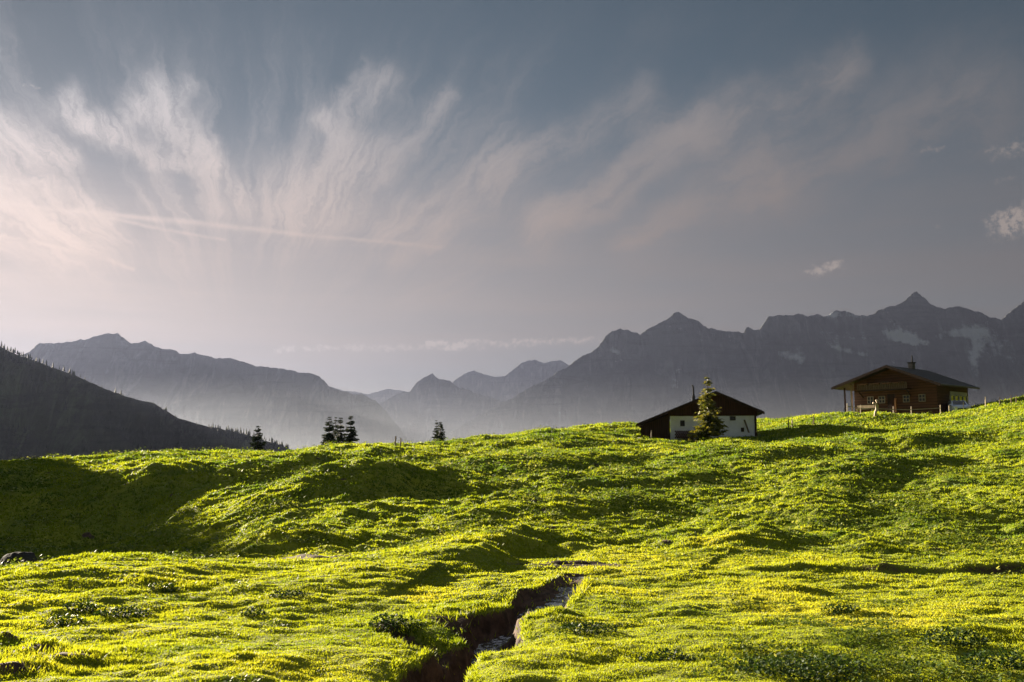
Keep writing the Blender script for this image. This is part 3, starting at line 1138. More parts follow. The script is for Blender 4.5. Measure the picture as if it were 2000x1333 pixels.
# ------------------------------------------------------------------ conifers
def fir(name, loc, h, r, seed, mat, label, group=None, bare=.06, whorls=30, lean=0.0, tint=.5, fat=1.0):
    rs = np.random.default_rng(seed)
    root = empty(name, loc)
    tag(root, label, 'tree', group)
    tr = MB()
    tr.tube([(0, 0, -.5), (0, 0, h * .3), (lean * .5, 0, h * .65), (lean, 0, h * .985)], [r * .085, r * .07, r * .04, .008], 7)
    tr.build('trunk', M['bark'], root)
    V, T = [], []
    for w in range(whorls):
        t = bare + (1 - bare) * (w + rs.uniform(-.7, .7)) / whorls
        t = min(max(t, bare), .985)
        z = h * t
        prof = (1 - t) ** .8 * (.55 + .45 * min(1, (t - bare) / .12 + .4))
        nb = int(rs.integers(6, 10))
        for b in range(nb):
            a = rs.uniform(0, 2 * math.pi)
            L = r * prof * rs.uniform(.55, 1.18) + .06 * r
            up = rs.uniform(-.30, .12) + .5 * max(0, t - .55)
            dirv = np.array([math.cos(a) * math.cos(up), math.sin(a) * math.cos(up), math.sin(up)])
            side = np.array([-math.sin(a), math.cos(a), 0])
            ns = max(4, int(11 * L / r) + 3)
            for s in range(ns):
                q = (s + rs.uniform(0, 1)) / ns
                p0 = np.array([lean * t * t, 0, z]) + dirv * L * q + np.array([0, 0, .10 * L * q * q])
                sg = 1 if s % 2 else -1
                l = (.30 * L * (1 - .6 * q) + .05 * r) * rs.uniform(.6, 1.3) * fat
                e = side * sg * rs.uniform(.4, 1) + dirv * rs.uniform(.5, 1.0) + np.array([0, 0, rs.uniform(-.55, .1)])
                e /= np.linalg.norm(e)
                k = np.cross(e, rs.normal(0, 1, 3))
                k /= np.linalg.norm(k) + 1e-6
                wd = l * rs.uniform(.20, .36)
                V += [p0 + k * wd, p0 - k * wd, p0 + e * l]
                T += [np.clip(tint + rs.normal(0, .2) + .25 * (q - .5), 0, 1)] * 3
    V = np.array(V)
    mesh_np('crown', V, np.arange(len(V)).reshape(-1, 3), mat, root, attrs={'tint': np.array(T)})
    return root


p = at(1384, 856, 87.5)
zg = gz(p.x, p.y)
fir('fir_tree', (p.x, p.y, zg), at(1384, 733, 87.5).z - zg, 1.6, 11, M['needles'], 'sunlit green fir standing right in front of the white hut', bare=.03, whorls=36, tint=.62, fat=1.35)

for px, top, d, wpx, sd_, lab, lean in (
        (503, 830, 88, 21, 21, 'short bushy dark fir standing alone behind the crest', 0.0),
        (642, 814, 92, 24, 22, 'leftmost dark spruce of the group of four behind the crest', 0.0),
        (654, 813, 96, 17, 23, 'slim dark spruce second from the left in the group of four', 0.0),
        (664, 814, 93, 20, 24, 'dark spruce third from the left in the group of four', 0.0),
        (684, 810, 91, 21, 25, 'tallest dark spruce at the right end of the group of four', 0.0),
        (852, 820, 98, 13, 26, 'thin dark spruce on the left of the pair behind the crest', 0.0),
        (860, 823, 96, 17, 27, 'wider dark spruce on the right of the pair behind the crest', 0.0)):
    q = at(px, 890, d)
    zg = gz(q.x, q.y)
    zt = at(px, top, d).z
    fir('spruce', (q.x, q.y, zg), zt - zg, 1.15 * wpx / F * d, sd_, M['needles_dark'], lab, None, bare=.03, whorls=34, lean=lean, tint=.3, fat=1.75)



# unseen row of spruces, added left of the frame to shade the hollow
shade_row0 = None
for k in range(10):
    x, y = -39.0 - .36 * k, 54 + 2.2 * k
    zg = gz(x, y)
    if shade_row0 is None:
        shade_row0 = fir('spruce', (x, y, zg), 9.0, 2.7, 41, M['needles_dark'], 'tall dark spruce added out of view at left to shade the hollow', 'unseen spruces added left of the pasture for shade',
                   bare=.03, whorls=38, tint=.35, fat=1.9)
        continue
    c = shade_row0.copy()
    COL.objects.link(c)
    c.location = (x, y, zg)
    c.rotation_euler = (0, 0, k * 1.3)
    hs_ = (9.0 - (1.0 if k > 6 else 0) + (k % 3) * .5) / 9.0
    c.scale = (1, 1, hs_)
    for ch_ in shade_row0.children:
        d = ch_.copy()
        COL.objects.link(d)
        d.parent = c


# ------------------------------------------------------------------ white hut
HUT_D = 91.0
S = HUT_D / F * 1.002


def hx(px): return (px - 1400) * S
def hz_(py): return (852 - py) * S


o_ = at(1400, 852, HUT_D)
HUT_R = R(-9)
hut = empty('hut', o_, HUT_R)
tag(hut, 'low white plastered hut with dark timber gable behind the fir', 'hut')
DEPTH = 8.5
MB().box(hx(1311), hx(1475), 0, DEPTH, -1.2, hz_(813)).build('wall', M['plaster'], hut)
# timber gable above the plaster
g = MB()
g.prism([(hx(1308), hz_(813) + .003), (hx(1477), hz_(813) + .003), (hx(1477), hz_(806) + .25), (hx(1400), hz_(771)), (hx(1308), hz_(807))], -.06, DEPTH)
gable = g.build('gable', M['boards_red'], hut)
for k in range(30):
    pass
bt = MB()
for k in range(36):
    x = hx(1312) + k * (hx(1474) - hx(1312)) / 35
    px = 1400 + x / S
    top = hz_(771 + (1400 - px) * .39) if px < 1400 else hz_(771 + (px - 1400) * .42)
    top -= .12
    if top > hz_(812) + .05:
        bt.box(x - .02, x + .02, -.085, -.062, hz_(812), top)
bt.build('batten', M['boards_dark'], gable)
# lean-to shed on the left
sh = MB()
sh.prism([(hx(1254), -1.2), (hx(1310.5), -1.2), (hx(1310.5), hz_(809)), (hx(1254), hz_(831))], .05, DEPTH - .3)
shed = sh.build('shed_wall', M['boards_dark'], hut)
bb = MB()
for k in range(14):
    x = hx(1256) + k * (hx(1309) - hx(1256)) / 13
    top = hz_(831 - (1400 + x / S - 1254) * .39) - .02
    bb.box(x - .02, x + .02, .02, .048, -.6, top)
bb.build('batten', M['boards_red'], shed)
# roof: two slabs
rf = MB()
th_ = .17
rf.prism([(hx(1247), hz_(831)), (hx(1400), hz_(769) - .02), (hx(1400), hz_(769) + th_), (hx(1247), hz_(831) + th_)], -.75, DEPTH + .6)
rf.prism([(hx(1400) + .002, hz_(769) - .02), (hx(1489), hz_(809)), (hx(1489), hz_(809) + th_), (hx(1400) + .002, hz_(769) + th_)], -.75, DEPTH + .6)
roof = rf.build('roof', M['shingle'], hut)
fb = MB()
fb.prism([(hx(1245), hz_(831) - .12), (hx(1400), hz_(769) - .12), (hx(1400), hz_(769) + .10), (hx(1245), hz_(831) + .10)], -.80, -.753)
fb.prism([(hx(1400) + .002, hz_(769) - .12), (hx(1490), hz_(809) - .12), (hx(1490), hz_(809) + .10), (hx(1400) + .002, hz_(769) + .10)], -.80, -.753)
fb.build('bargeboard', M['boards_dark'], hut)
ch = MB().box(hx(1355), hx(1361), 1.2, 1.55, hz_(795), hz_(771)).build('chimney', M['stone'], hut)
MB().tube([(hx(1358), 1.38, hz_(772)), (hx(1357.6), 1.38, hz_(757)), (hx(1357), 1.38, hz_(752)), (hx(1355), 1.36, hz_(751))], .075, 8).build('stove_pipe', M['black_metal'], ch)


def window(parent, x0, x1, z0, z1, y, fm, pm, fw=.06, nx=1, nz=1, out=-1):
    f = MB()
    yy = sorted((y, y + out * .05))
    for k in range(nx + 1):
        c = x0 + (x1 - x0) * k / nx
        f.box(c - fw / 2, c + fw / 2, yy[0], yy[1], z0 - fw / 2, z1 + fw / 2)
    for k in range(nz + 1):
        c = z0 + (z1 - z0) * k / nz
        for j in range(nx):
            a = x0 + (x1 - x0) * j / nx + fw / 2
            b = x0 + (x1 - x0) * (j + 1) / nx - fw / 2
            f.box(a, b, yy[0] + .004, yy[1] - .004, c - fw / 2, c + fw / 2)
    w = f.build('window', fm, parent)
    y2 = sorted((y + out * .008, y + out * .02))
    MB().box(x0, x1, y2[0], y2[1], z0, z1).build('pane', pm, w)
    return w


window(hut, hx(1331), hx(1338.5), hz_(832), hz_(822), -.002, M['boards_dark'], M['glass'], .05, 2, 2)
window(hut, hx(1426), hx(1436), hz_(821.5), hz_(814.5), -.002, M['boards_dark'], M['glass'], .05, 2, 1)
MB().box(hx(1446), hx(1452), -.05, -.002, hz_(844), hz_(836)).build('hatch', M['boards_dark'], hut, bevel=.01)
MB().box(hx(1472), hx(1475) + .05, -.10, -.002, hz_(853), hz_(811)).build('corner_post', M['boards_dark'], hut)
dr = MB()
dr.box(hx(1391), hx(1404), -.05, -.002, hz_(852), hz_(820))
door = dr.build('door', M['boards_dark'], hut)
MB().box(hx(1402), hx(1402.8), -.09, -.052, hz_(836), hz_(834)).build('handle', M['black_metal'], door)
pl = MB().bar((hx(1460), -.55, hz_(846)), (hx(1453), -.08, hz_(821)), .16, .04).build('leaning_plank', M['weathered'])
pl.matrix_world = Matrix.Translation(o_) @ Matrix.Rotation(HUT_R, 4, 'Z')
tag(pl, 'grey brown plank leaning against the white wall of the hut', 'plank')
# wood pile under the left window: every log an end on view
wp = MB()
rw = random.Random(4)
for r_ in range(5):
    for c_ in range(13):
        x = hx(1319) + .09 + c_ * .165 + (.08 if r_ % 2 else 0)
        zc = hz_(857) + .08 + r_ * .142
        wp.tube([(x, -.95 + rw.uniform(-.05, .05), zc), (x, -.25, zc)], .078, 7)
wpile = wp.build('firewood_stack', M['boards_red'])
wpile.matrix_world = Matrix.Translation(o_) @ Matrix.Rotation(HUT_R, 4, 'Z')
tag(wpile, 'dark stack of firewood under the left window of the white hut', 'firewood')
tr_ = MB()
tr_.box(-.5, .5, -.22, .22, 0, .08).box(-.5, .5, -.22, -.15, .085, .38).box(-.5, .5, .15, .22, .085, .38).box(-.5, -.43, -.148, .148, .085, .38).box(.43, .5, -.148, .148, .085, .38)
trough = tr_.build('trough', M['weathered'])
q = at(1413, 856, 88.5)
trough.location = (q.x, q.y, gz(q.x, q.y) - .03)
tag(trough, 'small dark wooden trough on the grass right of the fir', 'trough')

# ------------------------------------------------------------------ brown chalet
CH_D = 105.0
C = CH_D / F
o_ = at(1748, 806, CH_D)
TH = R(48)
chal = empty('chalet', o_, -TH)          # local x runs right and towards us, local y runs away
tag(chal, 'brown log chalet with wide shallow gable roof on the grassy terrace', 'chalet')
WX, LY = 4.55, 7.3
EAVE_R, EAVE_L, APEX = 2.50, 2.72, 4.74
XR, XL = WX + 1.1, -6.35
OV = 1.45
sl_r = (APEX - EAVE_R) / XR
sl_l = (APEX - EAVE_L) / -XL
zr, zl = APEX - sl_r * WX, APEX - sl_l * WX
walls = MB()
walls.prism([(-WX, -1.0), (WX, -1.0), (WX, zr - .03), (0, APEX - .03), (-WX, zl - .03)], 0, LY)
wall = walls.build('wall', M['logs_brown'], chal)
lg = MB()
for k in range(15):
    z = .08 + k * .29
    half_r = min(WX, (APEX - .2 - z) / sl_r)
    half_l = min(WX, (APEX - .2 - z) / sl_l)
    if half_r < .4:
        break
    lg.box(-half_l, half_r, -.022, -.002, z, z + .05)
lg.build('log_joint', M['boards_dark'], wall)
sw = MB()
for k in range(9):
    z = .05 + k * .29
    sw.box(WX + .002, WX + .03, .05, LY - .05, z, z + .25)
sw.build('side_boarding', M['logs_side'], wall)
rf = MB()
rf.prism([(XL, EAVE_L), (0, APEX), (0, APEX + .16), (XL, EAVE_L + .16)], -OV, LY + .5)
rf.prism([(.002, APEX), (XR, EAVE_R), (XR, EAVE_R + .16), (.002, APEX + .16)], -OV, LY + .5)
roof = rf.build('roof', M['tin'], chal)
rb = MB()
for k in range(1, 10):
    x = .002 + k * XR / 10
    z = APEX - sl_r * x + .163
    rb.bar((x, -OV + .02, z + .012), (x, LY + .48, z + .012), .05, .02)
rb.build('batten', M['shingle'], roof)
fb = MB()
fb.prism([(XL - .05, EAVE_L - .10), (0, APEX - .10), (0, APEX + .19), (XL - .05, EAVE_L + .19)], -OV - .05, -OV - .003)
fb.prism([(.002, APEX - .10), (XR + .03, EAVE_R - .10), (XR + .03, EAVE_R + .19), (.002, APEX + .19)], -OV - .05, -OV - .003)
fb.build('bargeboard', M['boards_dark'], chal)
gt = MB().tube([(XL - .06, -OV, EAVE_L + .05), (XL - .06, LY + .5, EAVE_L + .05)], .07, 8).build('gutter', M['black_metal'], chal)
ch = MB().box(-.28, .28, 3.9, 4.4, APEX - .35, APEX + .72).build('chimney', M['stone'], chal)
MB().box(-.36, .36, 3.82, 4.48, APEX + .722, APEX + .82).build('chimney_cap', M['black_metal'], ch)
MB().tube([(.1, 4.15, APEX + .82), (.1, 4.15, APEX + 1.55)], [.09, .06], 8).build('stove_pipe', M['black_metal'], ch)
for xx in (-5.75, -4.95):
    MB().box(xx - .07, xx + .07, .05, .19, -1.0, APEX + sl_l * xx - .03).build('porch_post', M['boards_dark'] if xx < -5 else M['grey_wood'], chal)
MB().box(-6.0, -WX - .003, .02, LY - 1, -.4, -.02).build('porch_floor', M['grey_wood'], chal)
# balcony on the gable
bal = MB().box(-3.6, 1.9, -1.05, -.025, 2.32, 2.42).build('balcony', M['boards_dark'], chal)
rl = MB()
rl.box(-3.6, 1.9, -1.05, -.98, 3.02, 3.10)
for k in range(28):
    x = -3.55 + k * 5.4 / 27
    rl.box(x - .06, x + .06, -1.03, -.99, 2.425, 3.015)
rl.build('railing', M['weathered'], bal)
fl = MB()
for k in range(4):
    fl.box(-3.3 + k * 1.3, -2.3 + k * 1.3, -1.25, -1.06, 2.95, 3.12)
fl.build('flower_box', M['flowers'], bal)
for xx in (-3.5, 1.8):
    MB().bar((xx, -.95, 2.31), (xx, -.03, 1.7), .1).build('bracket', M['boards_dark'], bal)
window(chal, -3.0, -2.35, 1.05, 1.75, -.024, M['grey_wood'], M['glass'], .07, 2, 2)
window(chal, -1.7, -1.05, 1.05, 1.75, -.024, M['grey_wood'], M['glass'], .07, 2, 2)
window(chal, 1.0, 1.65, 1.05, 1.75, -.024, M['grey_wood'], M['glass'], .07, 2, 2)
window(chal, 2.7, 3.35, 1.05, 1.75, -.024, M['grey_wood'], M['glass'], .07, 2, 2)
window(chal, -1.3, -.6, 2.65, 3.3, -.024, M['weathered'], M['glass'], .07, 2, 1)
dd_ = MB().box(-.75, .05, -.06, -.024, 0.0, 1.95).build('door', M['boards_dark'], chal)
MB().box(-.68, -.62, -.12, -.062, .95, 1.1).build('handle', M['black_metal'], dd_)
MB().box(.08, .24, -.20, -.024, .0, 1.5).build('door_post', M['orange_wood'], chal)
# long pale window in the side wall
f = MB()
y0, y1 = 2.9, 6.9
f.box(WX + .032, WX + .09, y0, y1, 1.72, 2.14)
f.box(WX + .032, WX + .09, y0, y1, .98, 1.06)
for k in range(5):
    yy = y0 + (y1 - y0) * k / 4
    f.box(WX + .034, WX + .10, yy - .13, yy + .13, 1.063, 1.717)
pw = f.build('window', M['white_paint'], chal)
MB().box(WX + .033, WX + .05, y0 + .14, y1 - .14, 1.065, 1.715).build('pane', M['glass'], pw)
# bench by the wall
bn = empty('bench', o_ + Matrix.Rotation(-TH, 3, 'Z') @ Vector((-2.9, -.85, 0)), -TH)
tag(bn, 'pale wooden bench against the front wall of the brown chalet', 'bench')
MB().box(-1.0, 1.0, -.2, .2, .42, .48).build('seat', M['pale_wood'], bn)
MB().box(-1.0, 1.0, .21, .25, .55, .85).build('backrest', M['pale_wood'], bn)
for xx in (-.85, .85):
    MB().box(xx - .05, xx + .05, -.18, .25, -.1, .418).build('leg', M['pale_wood'], bn)

# ------------------------------------------------------------------ posts, fences
p = on_row(1711, 815)
ps = MB()
ps.bm.free()
ps.bm = bmesh.new()
ps.tube([(-.10, 0, -.15), (-.02, 0, .45), (.11, 0, .68), (.14, 0, 1.1), (.14, 0, 1.52), (.13, 0, 1.62)], [.13, .125, .15, .135, .14, .09], 10)
pst = empty('carved_post', p)
tag(pst, 'pale weathered wooden post with a stub arm standing before the chalet', 'post')
ps.build('post', M['pale_wood'], pst, smooth=True)
MB().tube([(.08, 0, 1.22), (-.12, -.02, 1.28), (-.26, -.03, 1.30)], [.06, .09, .08], 8).build('arm', M['pale_wood'], pst, smooth=True)

fence = empty('rail_fence', at(1748, 806, 100))
tag(fence, 'thin pale rail fence running along the terrace before the chalet', 'fence')
fz = fence.location
fpts = []
for px in (1655, 1681, 1745, 1780, 1837, 1854, 1882):
    q = at(px, 806, 100.5 if px < 1800 else 99.0)
    fpts.append(Vector((q.x, q.y, gz(q.x, q.y))))
for q in fpts:
    a = q - fz
    MB().tube([(a.x, a.y, a.z - .2), (a.x + .01, a.y, a.z + 1.0)], [.045, .035], 6).build('post', M['pale_wood'], fence)
r_ = MB()
for a, b in zip(fpts[:5], fpts[1:5]):
    r_.bar(a - fz + Vector((0, -.05, .68)), b - fz + Vector((0, -.05, .68)), .05, .07)
r_.build('rail', M['grey_wood'], fence)

STAKES = [(1540, 839, .95, 'weathered', 'dark short stake at the left end of the two by the hut shadow'),
          (1589, 828, .85, 'weathered', 'dark thin stake on the bank nearer the brown chalet'),
          (1547, 834, .8, 'pale_wood', 'pale thin stake just beside the dark short stake'),
          (1272, 856, .75, 'grey_wood', 'grey stake in front of the dark shed end of the hut'),
          (1368, 856, .8, 'grey_wood', 'grey stake under the left side of the fir'),
          (1925, 795, 1.0, 'pale_wood', 'pale stake on the rising bank right of the chalet'),
          (1952, 779, .85, 'weathered', 'dark stake on the upper bank, left of the closely spaced pair'),
          (1974, 772, .95, 'weathered', 'dark stake on top of the bank, left one of the close pair'),
          (1984, 772, .85, 'weathered', 'dark stake on top of the bank at the right edge'),
          (772, 862, .75, 'weathered', 'dark thin stake on the crest left of the spruce pair'),
          (782, 862, .6, 'weathered', 'short dark stake on the crest nearest the spruce pair')]
for px, py, hgt, mt, lab in STAKES:
    d0 = 60 if px < 1000 else 80
    q = on_row(px, py + 1, d0 * .6)
    if q.y < d0 * .65 or q.y > 128:
        d = 66 if px < 1000 else 93
        q = at(px, py, d)
    o = MB().tube([(0, 0, -.3), (.02, 0, hgt * .6), (.03, .01, hgt)], [.055, .05, .04], 6).build('stake', M[mt])
    o.location = (q.x, q.y, gz(q.x, q.y))
    tag(o, lab, 'stake', 'wooden stakes in the pasture')

# ------------------------------------------------------------------ car beside the chalet
q = at(1871, 803, 101.5)
car = empty('parked_car', (q.x, q.y, gz(q.x, q.y) + .05), R(-12))
tag(car, 'pale blue car parked nose first beside the chalet', 'car')
bd = MB()
prof = [(-2.0, .32), (-2.02, .62), (-1.9, .80), (-1.05, .92), (-.35, 1.40), (1.0, 1.44), (1.75, 1.02), (2.0, .92), (2.03, .35)]
bm = bd.bm
rows = []
for xx, k in ((-.80, .0), (-.74, 1.0), (.74, 1.0), (.80, .0)):
    rows.append([bm.verts.new((xx * (1 if z < .95 else .84), y, z - (0 if k else .03))) for y, z in prof])
for a, b in zip(rows, rows[1:]):
    for i in range(len(prof)):
        j = (i + 1) % len(prof)
        bm.faces.new((a[i], a[j], b[j], b[i]))
bm.faces.new(rows[0])
bm.faces.new(rows[-1][::-1])
bd.build('body', M['car_paint'], car, bevel=.02)
ws = MB()
vv = [ws.bm.verts.new(c) for c in ((-.62, -1.005, .965), (.62, -1.005, .965), (.56, -.42, 1.365), (-.56, -.42, 1.365), (-.62, -.99, .93), (.62, -.99, .93), (.56, -.40, 1.33), (-.56, -.40, 1.33))]
for fc in ((0, 1, 2, 3), (7, 6, 5, 4), (0, 4, 5, 1), (1, 5, 6, 2), (2, 6, 7, 3), (3, 7, 4, 0)):
    ws.bm.faces.new([vv[i] for i in fc])
ws.build('windscreen', M['glass'], car)
for sx in (-1, 1):
    MB().box(sx * .60 - .13, sx * .60 + .13, -2.03, -1.93, .62, .76).build('headlight', M['lamp_glass'], car, bevel=.02)
    MB().box(sx * .90 - .08, sx * .90 + .08, -.85, -.75, .92, 1.04).build('mirror', M['car_paint'], car, bevel=.02)
    for yy in (-1.3, 1.3):
        wh = MB().tube([(sx * .62, yy, .30), (sx * .80, yy, .30)], .30, 18).build('wheel', M['rubber'], car)
        MB().tube([(sx * .802, yy, .30), (sx * .815, yy, .30)], .18, 14).build('rim', M['lamp_glass'], wh)
MB().box(-.45, .45, -2.05, -2.015, .42, .56).build('grille', M['black_metal'], car)


# ------------------------------------------------------------------ far hills and mountains
def zr_px(tz, d):
    return tz * d


def mountain(name, ridge, dist, near, far, mat, seed, base=-150, jag=2.0, gully=.25, snow=None, step=2.5, dvar=.003):
    """a range whose crest passes over the given rows of the photograph"""
    rx = np.array([r[0] for r in ridge], float)
    ry = np.array([r[1] for r in ridge], float)
    px = np.arange(rx[0], rx[-1] + step, step)
    py = np.interp(px, rx, ry)
    py = py + jag * fbm(px / 22.0, px * 0 + seed, 5, .62, seed)
    nv = 90
    t = np.r_[np.linspace(0, 1, nv), np.linspace(1, 2, 25)[1:]]
    PX, T = np.meshgrid(px, t)
    PY = np.interp(PX, px, py)
    rays = np.array([ray(a, b) for a, b in zip(px, py)])
    tx, tz = rays[:, 0], rays[:, 2]
    dr_ = dist * (1 + dvar * fbm(px / 160.0, px * 0 + 3.3, 3, .5, seed + 5))
    near = near * np.clip((zr_px(tz, dr_) - base) / 650, .22, 1)
    D = np.where(T <= 1, dr_ - (1 - T) * near, dr_ + (T - 1) * far)
    zr_ = tz * dr_
    g1 = fbm(PX / 55.0 + .6 * gnoise(PX / 90., T * 3, seed), T * 2.0, 5, .55, seed + 9)
    prof = np.where(T <= 1, T ** 1.15, np.clip(2 - T, 0, 1))
    amp = np.where(T <= 1, np.sin(np.pi * np.clip(T, 0, 1)) ** .7, 0)
    Z = base + (zr_ - base) * np.clip(prof + gully * amp * g1 * .5, 0, None)
    # nothing in front may rise above the crest as seen from the meadow
    lim = tz * D * (1 - .012 * (1 - np.clip(T, 0, 1)))
    Z = np.where((T < 1) & (Z > lim - 2), lim - 2 - 0 * Z, Z)
    X = tx * D
    v = np.stack((X, D, Z), -1).reshape(-1, 3)
    nr, nc = T.shape
    i = np.arange(nr * nc).reshape(nr, nc)
    f = np.stack((i[:-1, :-1], i[:-1, 1:], i[1:, 1:], i[1:, :-1]), -1).reshape(-1, 4)
    at_ = {}
    if snow:
        rowpx = 890 - (Z / D) * F
        s_ = np.zeros(T.shape)
        for cx, cy_, sx, sy, rot, st in snow:
            a, b = PX - cx, rowpx - cy_
            u = a * math.cos(rot) + b * math.sin(rot)
            w = -a * math.sin(rot) + b * math.cos(rot)
            s_ += st * np.exp(-(u / sx) ** 2 - (w / sy) ** 2)
        at_['snow'] = np.clip(s_, 0, 1.1).ravel()
    o = mesh_np(name, v, f, mat, smooth=True, attrs=at_)
    tag(o, kind='structure')
    return X, D, Z, PX, T


LEFT = [(-900, 800), (-600, 760), (-300, 720), (-100, 730), (20, 705), (50, 690), (60, 684), (75, 673), (95, 669), (120, 671), (150, 665), (175, 661), (190, 655), (205, 653), (230, 651), (240, 659),
        (255, 671), (270, 671), (283, 666), (300, 677), (315, 681), (330, 682), (345, 686), (355, 692), (380, 690), (400, 695), (420, 700), (440, 699), (460, 703), (480, 709),
        (510, 717), (540, 719), (560, 722), (590, 728), (615, 732), (632, 742), (642, 755), (660, 762), (685, 768), (710, 772), (735, 784), (755, 805), (790, 850), (850, 900)]
CENTRE_B = [(500, 800), (620, 770), (645, 757), (680, 764), (720, 770), (740, 764), (760, 760), (800, 766), (860, 760), (880, 750), (890, 742), (905, 731), (925, 724), (945, 731), (960, 736), (985, 736), (1000, 723), (1020, 709),
            (1044, 702), (1060, 709), (1080, 706), (1095, 704), (1110, 713), (1130, 735), (1180, 770), (1260, 830)]
CENTRE_A = [(640, 850), (700, 812), (740, 790), (780, 768), (800, 765), (815, 746), (830, 737), (845, 730), (856, 741), (878, 744), (895, 757), (930, 768), (1000, 790), (1080, 815), (1200, 850)]
RIGHT = [(820, 880), (880, 845), (930, 815), (980, 788), (1010, 772), (1035, 757), (1060, 745), (1100, 722), (1130, 700), (1150, 690), (1170, 676), (1180, 661), (1190, 650), (1205, 643), (1225, 644),
         (1240, 652), (1250, 654), (1265, 643), (1285, 633), (1300, 625), (1315, 613), (1325, 608), (1335, 615), (1345, 622), (1365, 628), (1380, 640), (1400, 645),
         (1430, 648), (1452, 652), (1456, 638), (1462, 637), (1472, 645), (1483, 645), (1492, 630), (1500, 620), (1515, 616), (1530, 618), (1558, 612), (1575, 617),
         (1610, 617), (1635, 607), (1650, 608), (1670, 616), (1695, 617), (1715, 607), (1735, 600), (1755, 595), (1770, 585), (1780, 575), (1790, 568), (1800, 577),
         (1815, 592), (1830, 600), (1845, 602), (1870, 599), (1890, 604), (1910, 608), (1935, 620), (1955, 626), (1965, 615), (1980, 603), (2000, 590), (2060, 570), (2150, 600),
         (2300, 590), (2500, 640), (2800, 720), (3200, 820)]
SNOW = [(1640, 615, 55, 9, .05, .6), (1665, 688, 55, 7, .25, .75), (1760, 655, 35, 22, .1, .6), (1780, 665, 50, 8, .2, .8), (1640, 655, 50, 14, .15, .45),
        (1865, 650, 45, 12, -.1, .75), (1920, 660, 40, 26, .9, .65), (1900, 700, 14, 40, .1, .5), (1530, 690, 18, 20, 0, .55), (1560, 700, 16, 10, .3, .5), (1350, 650, 60, 10, .4, .35),
        (1210, 690, 18, 22, .3, .4), (1320, 740, 8, 40, .1, .35), (1960, 690, 20, 30, 0, .45), (1430, 660, 30, 10, .3, .3)]
mountain('mountain_range', LEFT, 4600, 600, 1500, M['rock_left'], 3, jag=2.4, gully=.07)
mountain('mountain_range', CENTRE_B, 8200, 600, 1500, M['rock_far'], 5, jag=2.0, gully=.06)
mountain('mountain_range', CENTRE_A, 6300, 500, 1200, M['rock_far'], 7, jag=2.0, gully=.06)
mountain('mountain_range', RIGHT, 5200, 480, 1500, M['rock_right'], 9, jag=3.0, gully=.06, snow=SNOW)

HILL = [(-1400, 840), (-1100, 800), (-800, 745), (-500, 660), (-300, 620), (-150, 628), (0, 676), (20, 688), (45, 698), (70, 706), (100, 717), (150, 735), (200, 758), (250, 776), (300, 788), (350, 818), (400, 832),
        (450, 842), (480, 849), (500, 855), (550, 871), (600, 890), (680, 915), (760, 940)]
hX, hD, hZ, hPX, hT = mountain('forest_hill', HILL, 1100, 420, 400, M['hill_green'], 13, jag=1.2, gully=.16, base=-140, step=3, dvar=.03)


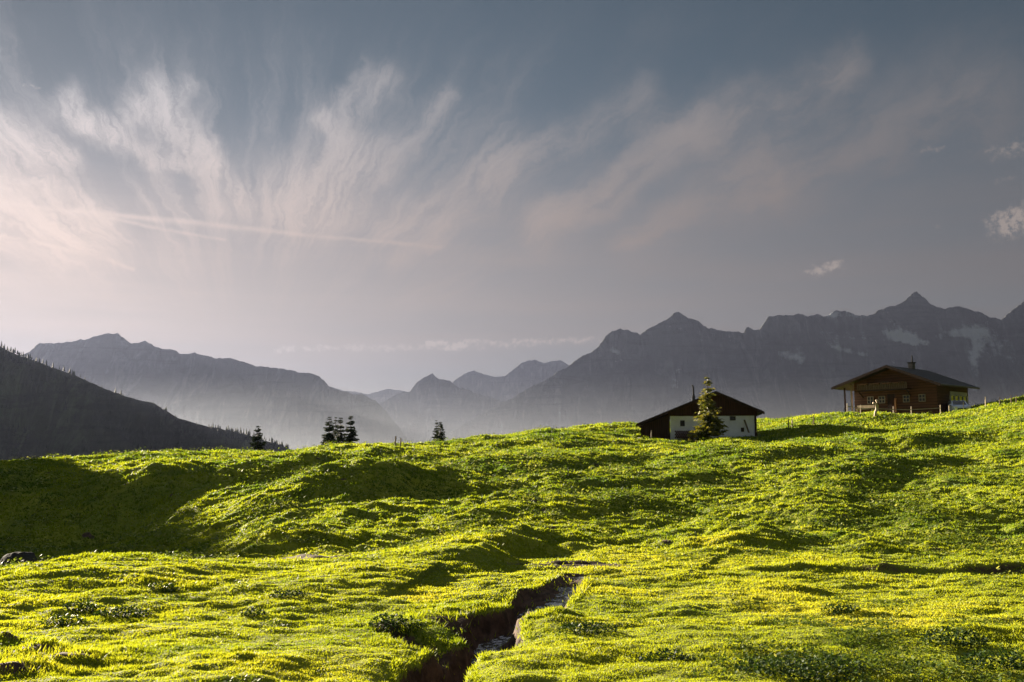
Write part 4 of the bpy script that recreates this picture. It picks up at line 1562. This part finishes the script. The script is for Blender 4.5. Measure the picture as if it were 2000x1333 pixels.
def build_forest():
    rs = np.random.default_rng(5)
    V, Fc, T, n = [], [], [], 0
    nr, nc = hX.shape
    jr = 89
    spots = []
    for k in range(14000):
        i = rs.integers(0, nc - 1)
        px = hPX[0, i]
        if px < -700 or px > 640:
            continue
        if rs.random() < .16:
            j = jr - int(rs.integers(0, 4))
            ok = sstep(-40, 25, 60 - px) + .5 * math.exp(-((px - 100) / 40) ** 2) + .5 * math.exp(-((px - 145) / 14) ** 2) + .95 * math.exp(-((px - 470) / 45) ** 2) + .9 * math.exp(-((px - 545) / 18) ** 2) + .04
        else:
            j = int(jr * (1 - rs.random() ** 1.4 * .8))
            ok = sstep(.05, .45, fbm(np.array([px / 70.]), np.array([j / 11.]), 3, .5, 77)[0] + (.25 if j < 60 else -.1))
        if rs.random() > ok:
            continue
        spots.append((hX[j, i] + rs.uniform(-3, 3), hD[j, i] + rs.uniform(-3, 3), hZ[j, i]))
    for (x, y, z) in spots:
        h = rs.uniform(3.5, 7.5)
        r = h * rs.uniform(.16, .24)
        m = 6
        a0 = rs.uniform(0, 6.28)
        for tier in range(3):
            z0 = z + h * (.04 + .27 * tier)
            z1 = z + h * (.50 + .25 * tier)
            rr2 = r * (1 - .27 * tier)
            ring = [(x + math.cos(a0 + 6.283 * k / m) * rr2 * rs.uniform(.75, 1.2), y + math.sin(a0 + 6.283 * k / m) * rr2 * rs.uniform(.75, 1.2), z0 - rs.uniform(0, .05) * h) for k in range(m)]
            V += ring + [(x, y, z1)]
            Fc += [(n + k, n + (k + 1) % m, n + m) for k in range(m)]
            T += [rs.uniform(.1, .7)] * (m + 1)
            n += m + 1
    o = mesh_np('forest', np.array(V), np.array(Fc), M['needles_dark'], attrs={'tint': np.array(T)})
    tag(o, 'dark conifer forest on the steep hillside at the left edge', 'forest', kind='stuff')


build_forest()

# ------------------------------------------------------------------ air
hz = MB()
hz.box(-9000, 9000, -2500, 11500, -152, 1000)
hb = hz.build('haze', vol_mat('haze_air', HAZE_COLOR, HAZE_DENSITY, .45))
tag(hb, 'thin even evening haze filling the valley air', 'haze', kind='stuff')


def mist_bank(name, y1, depth, top_el, dens, x0=-7000, x1=7000):
    """valley mist: deep along the valley floor, thinning out softly upwards"""
    prof = [(y1 - depth, -149), (y1, -149)]
    for k in range(15):
        e = top_el * (1 - k / 14)
        y = y1 - depth * .98 * (1 - e / top_el) ** 1.8
        prof.append((y, math.tan(R(e)) * y))
    w_ = MB()
    a = [w_.bm.verts.new((x0, y, z)) for y, z in prof]
    b = [w_.bm.verts.new((x1, y, z)) for y, z in prof]
    w_.bm.faces.new(a)
    w_.bm.faces.new(b)
    n = len(prof)
    for k in range(n):
        w_.bm.faces.new((a[k], a[(k + 1) % n], b[(k + 1) % n], b[k]))
    o = w_.build(name, vol_mat('mist', (.42, .46, .54, 1), dens, .5))
    tag(o, 'pale valley mist lying at the foot of the mountains', 'mist', kind='stuff')


mist_bank('valley_mist', 3400, 2000, 5.0, 1.8e-4)
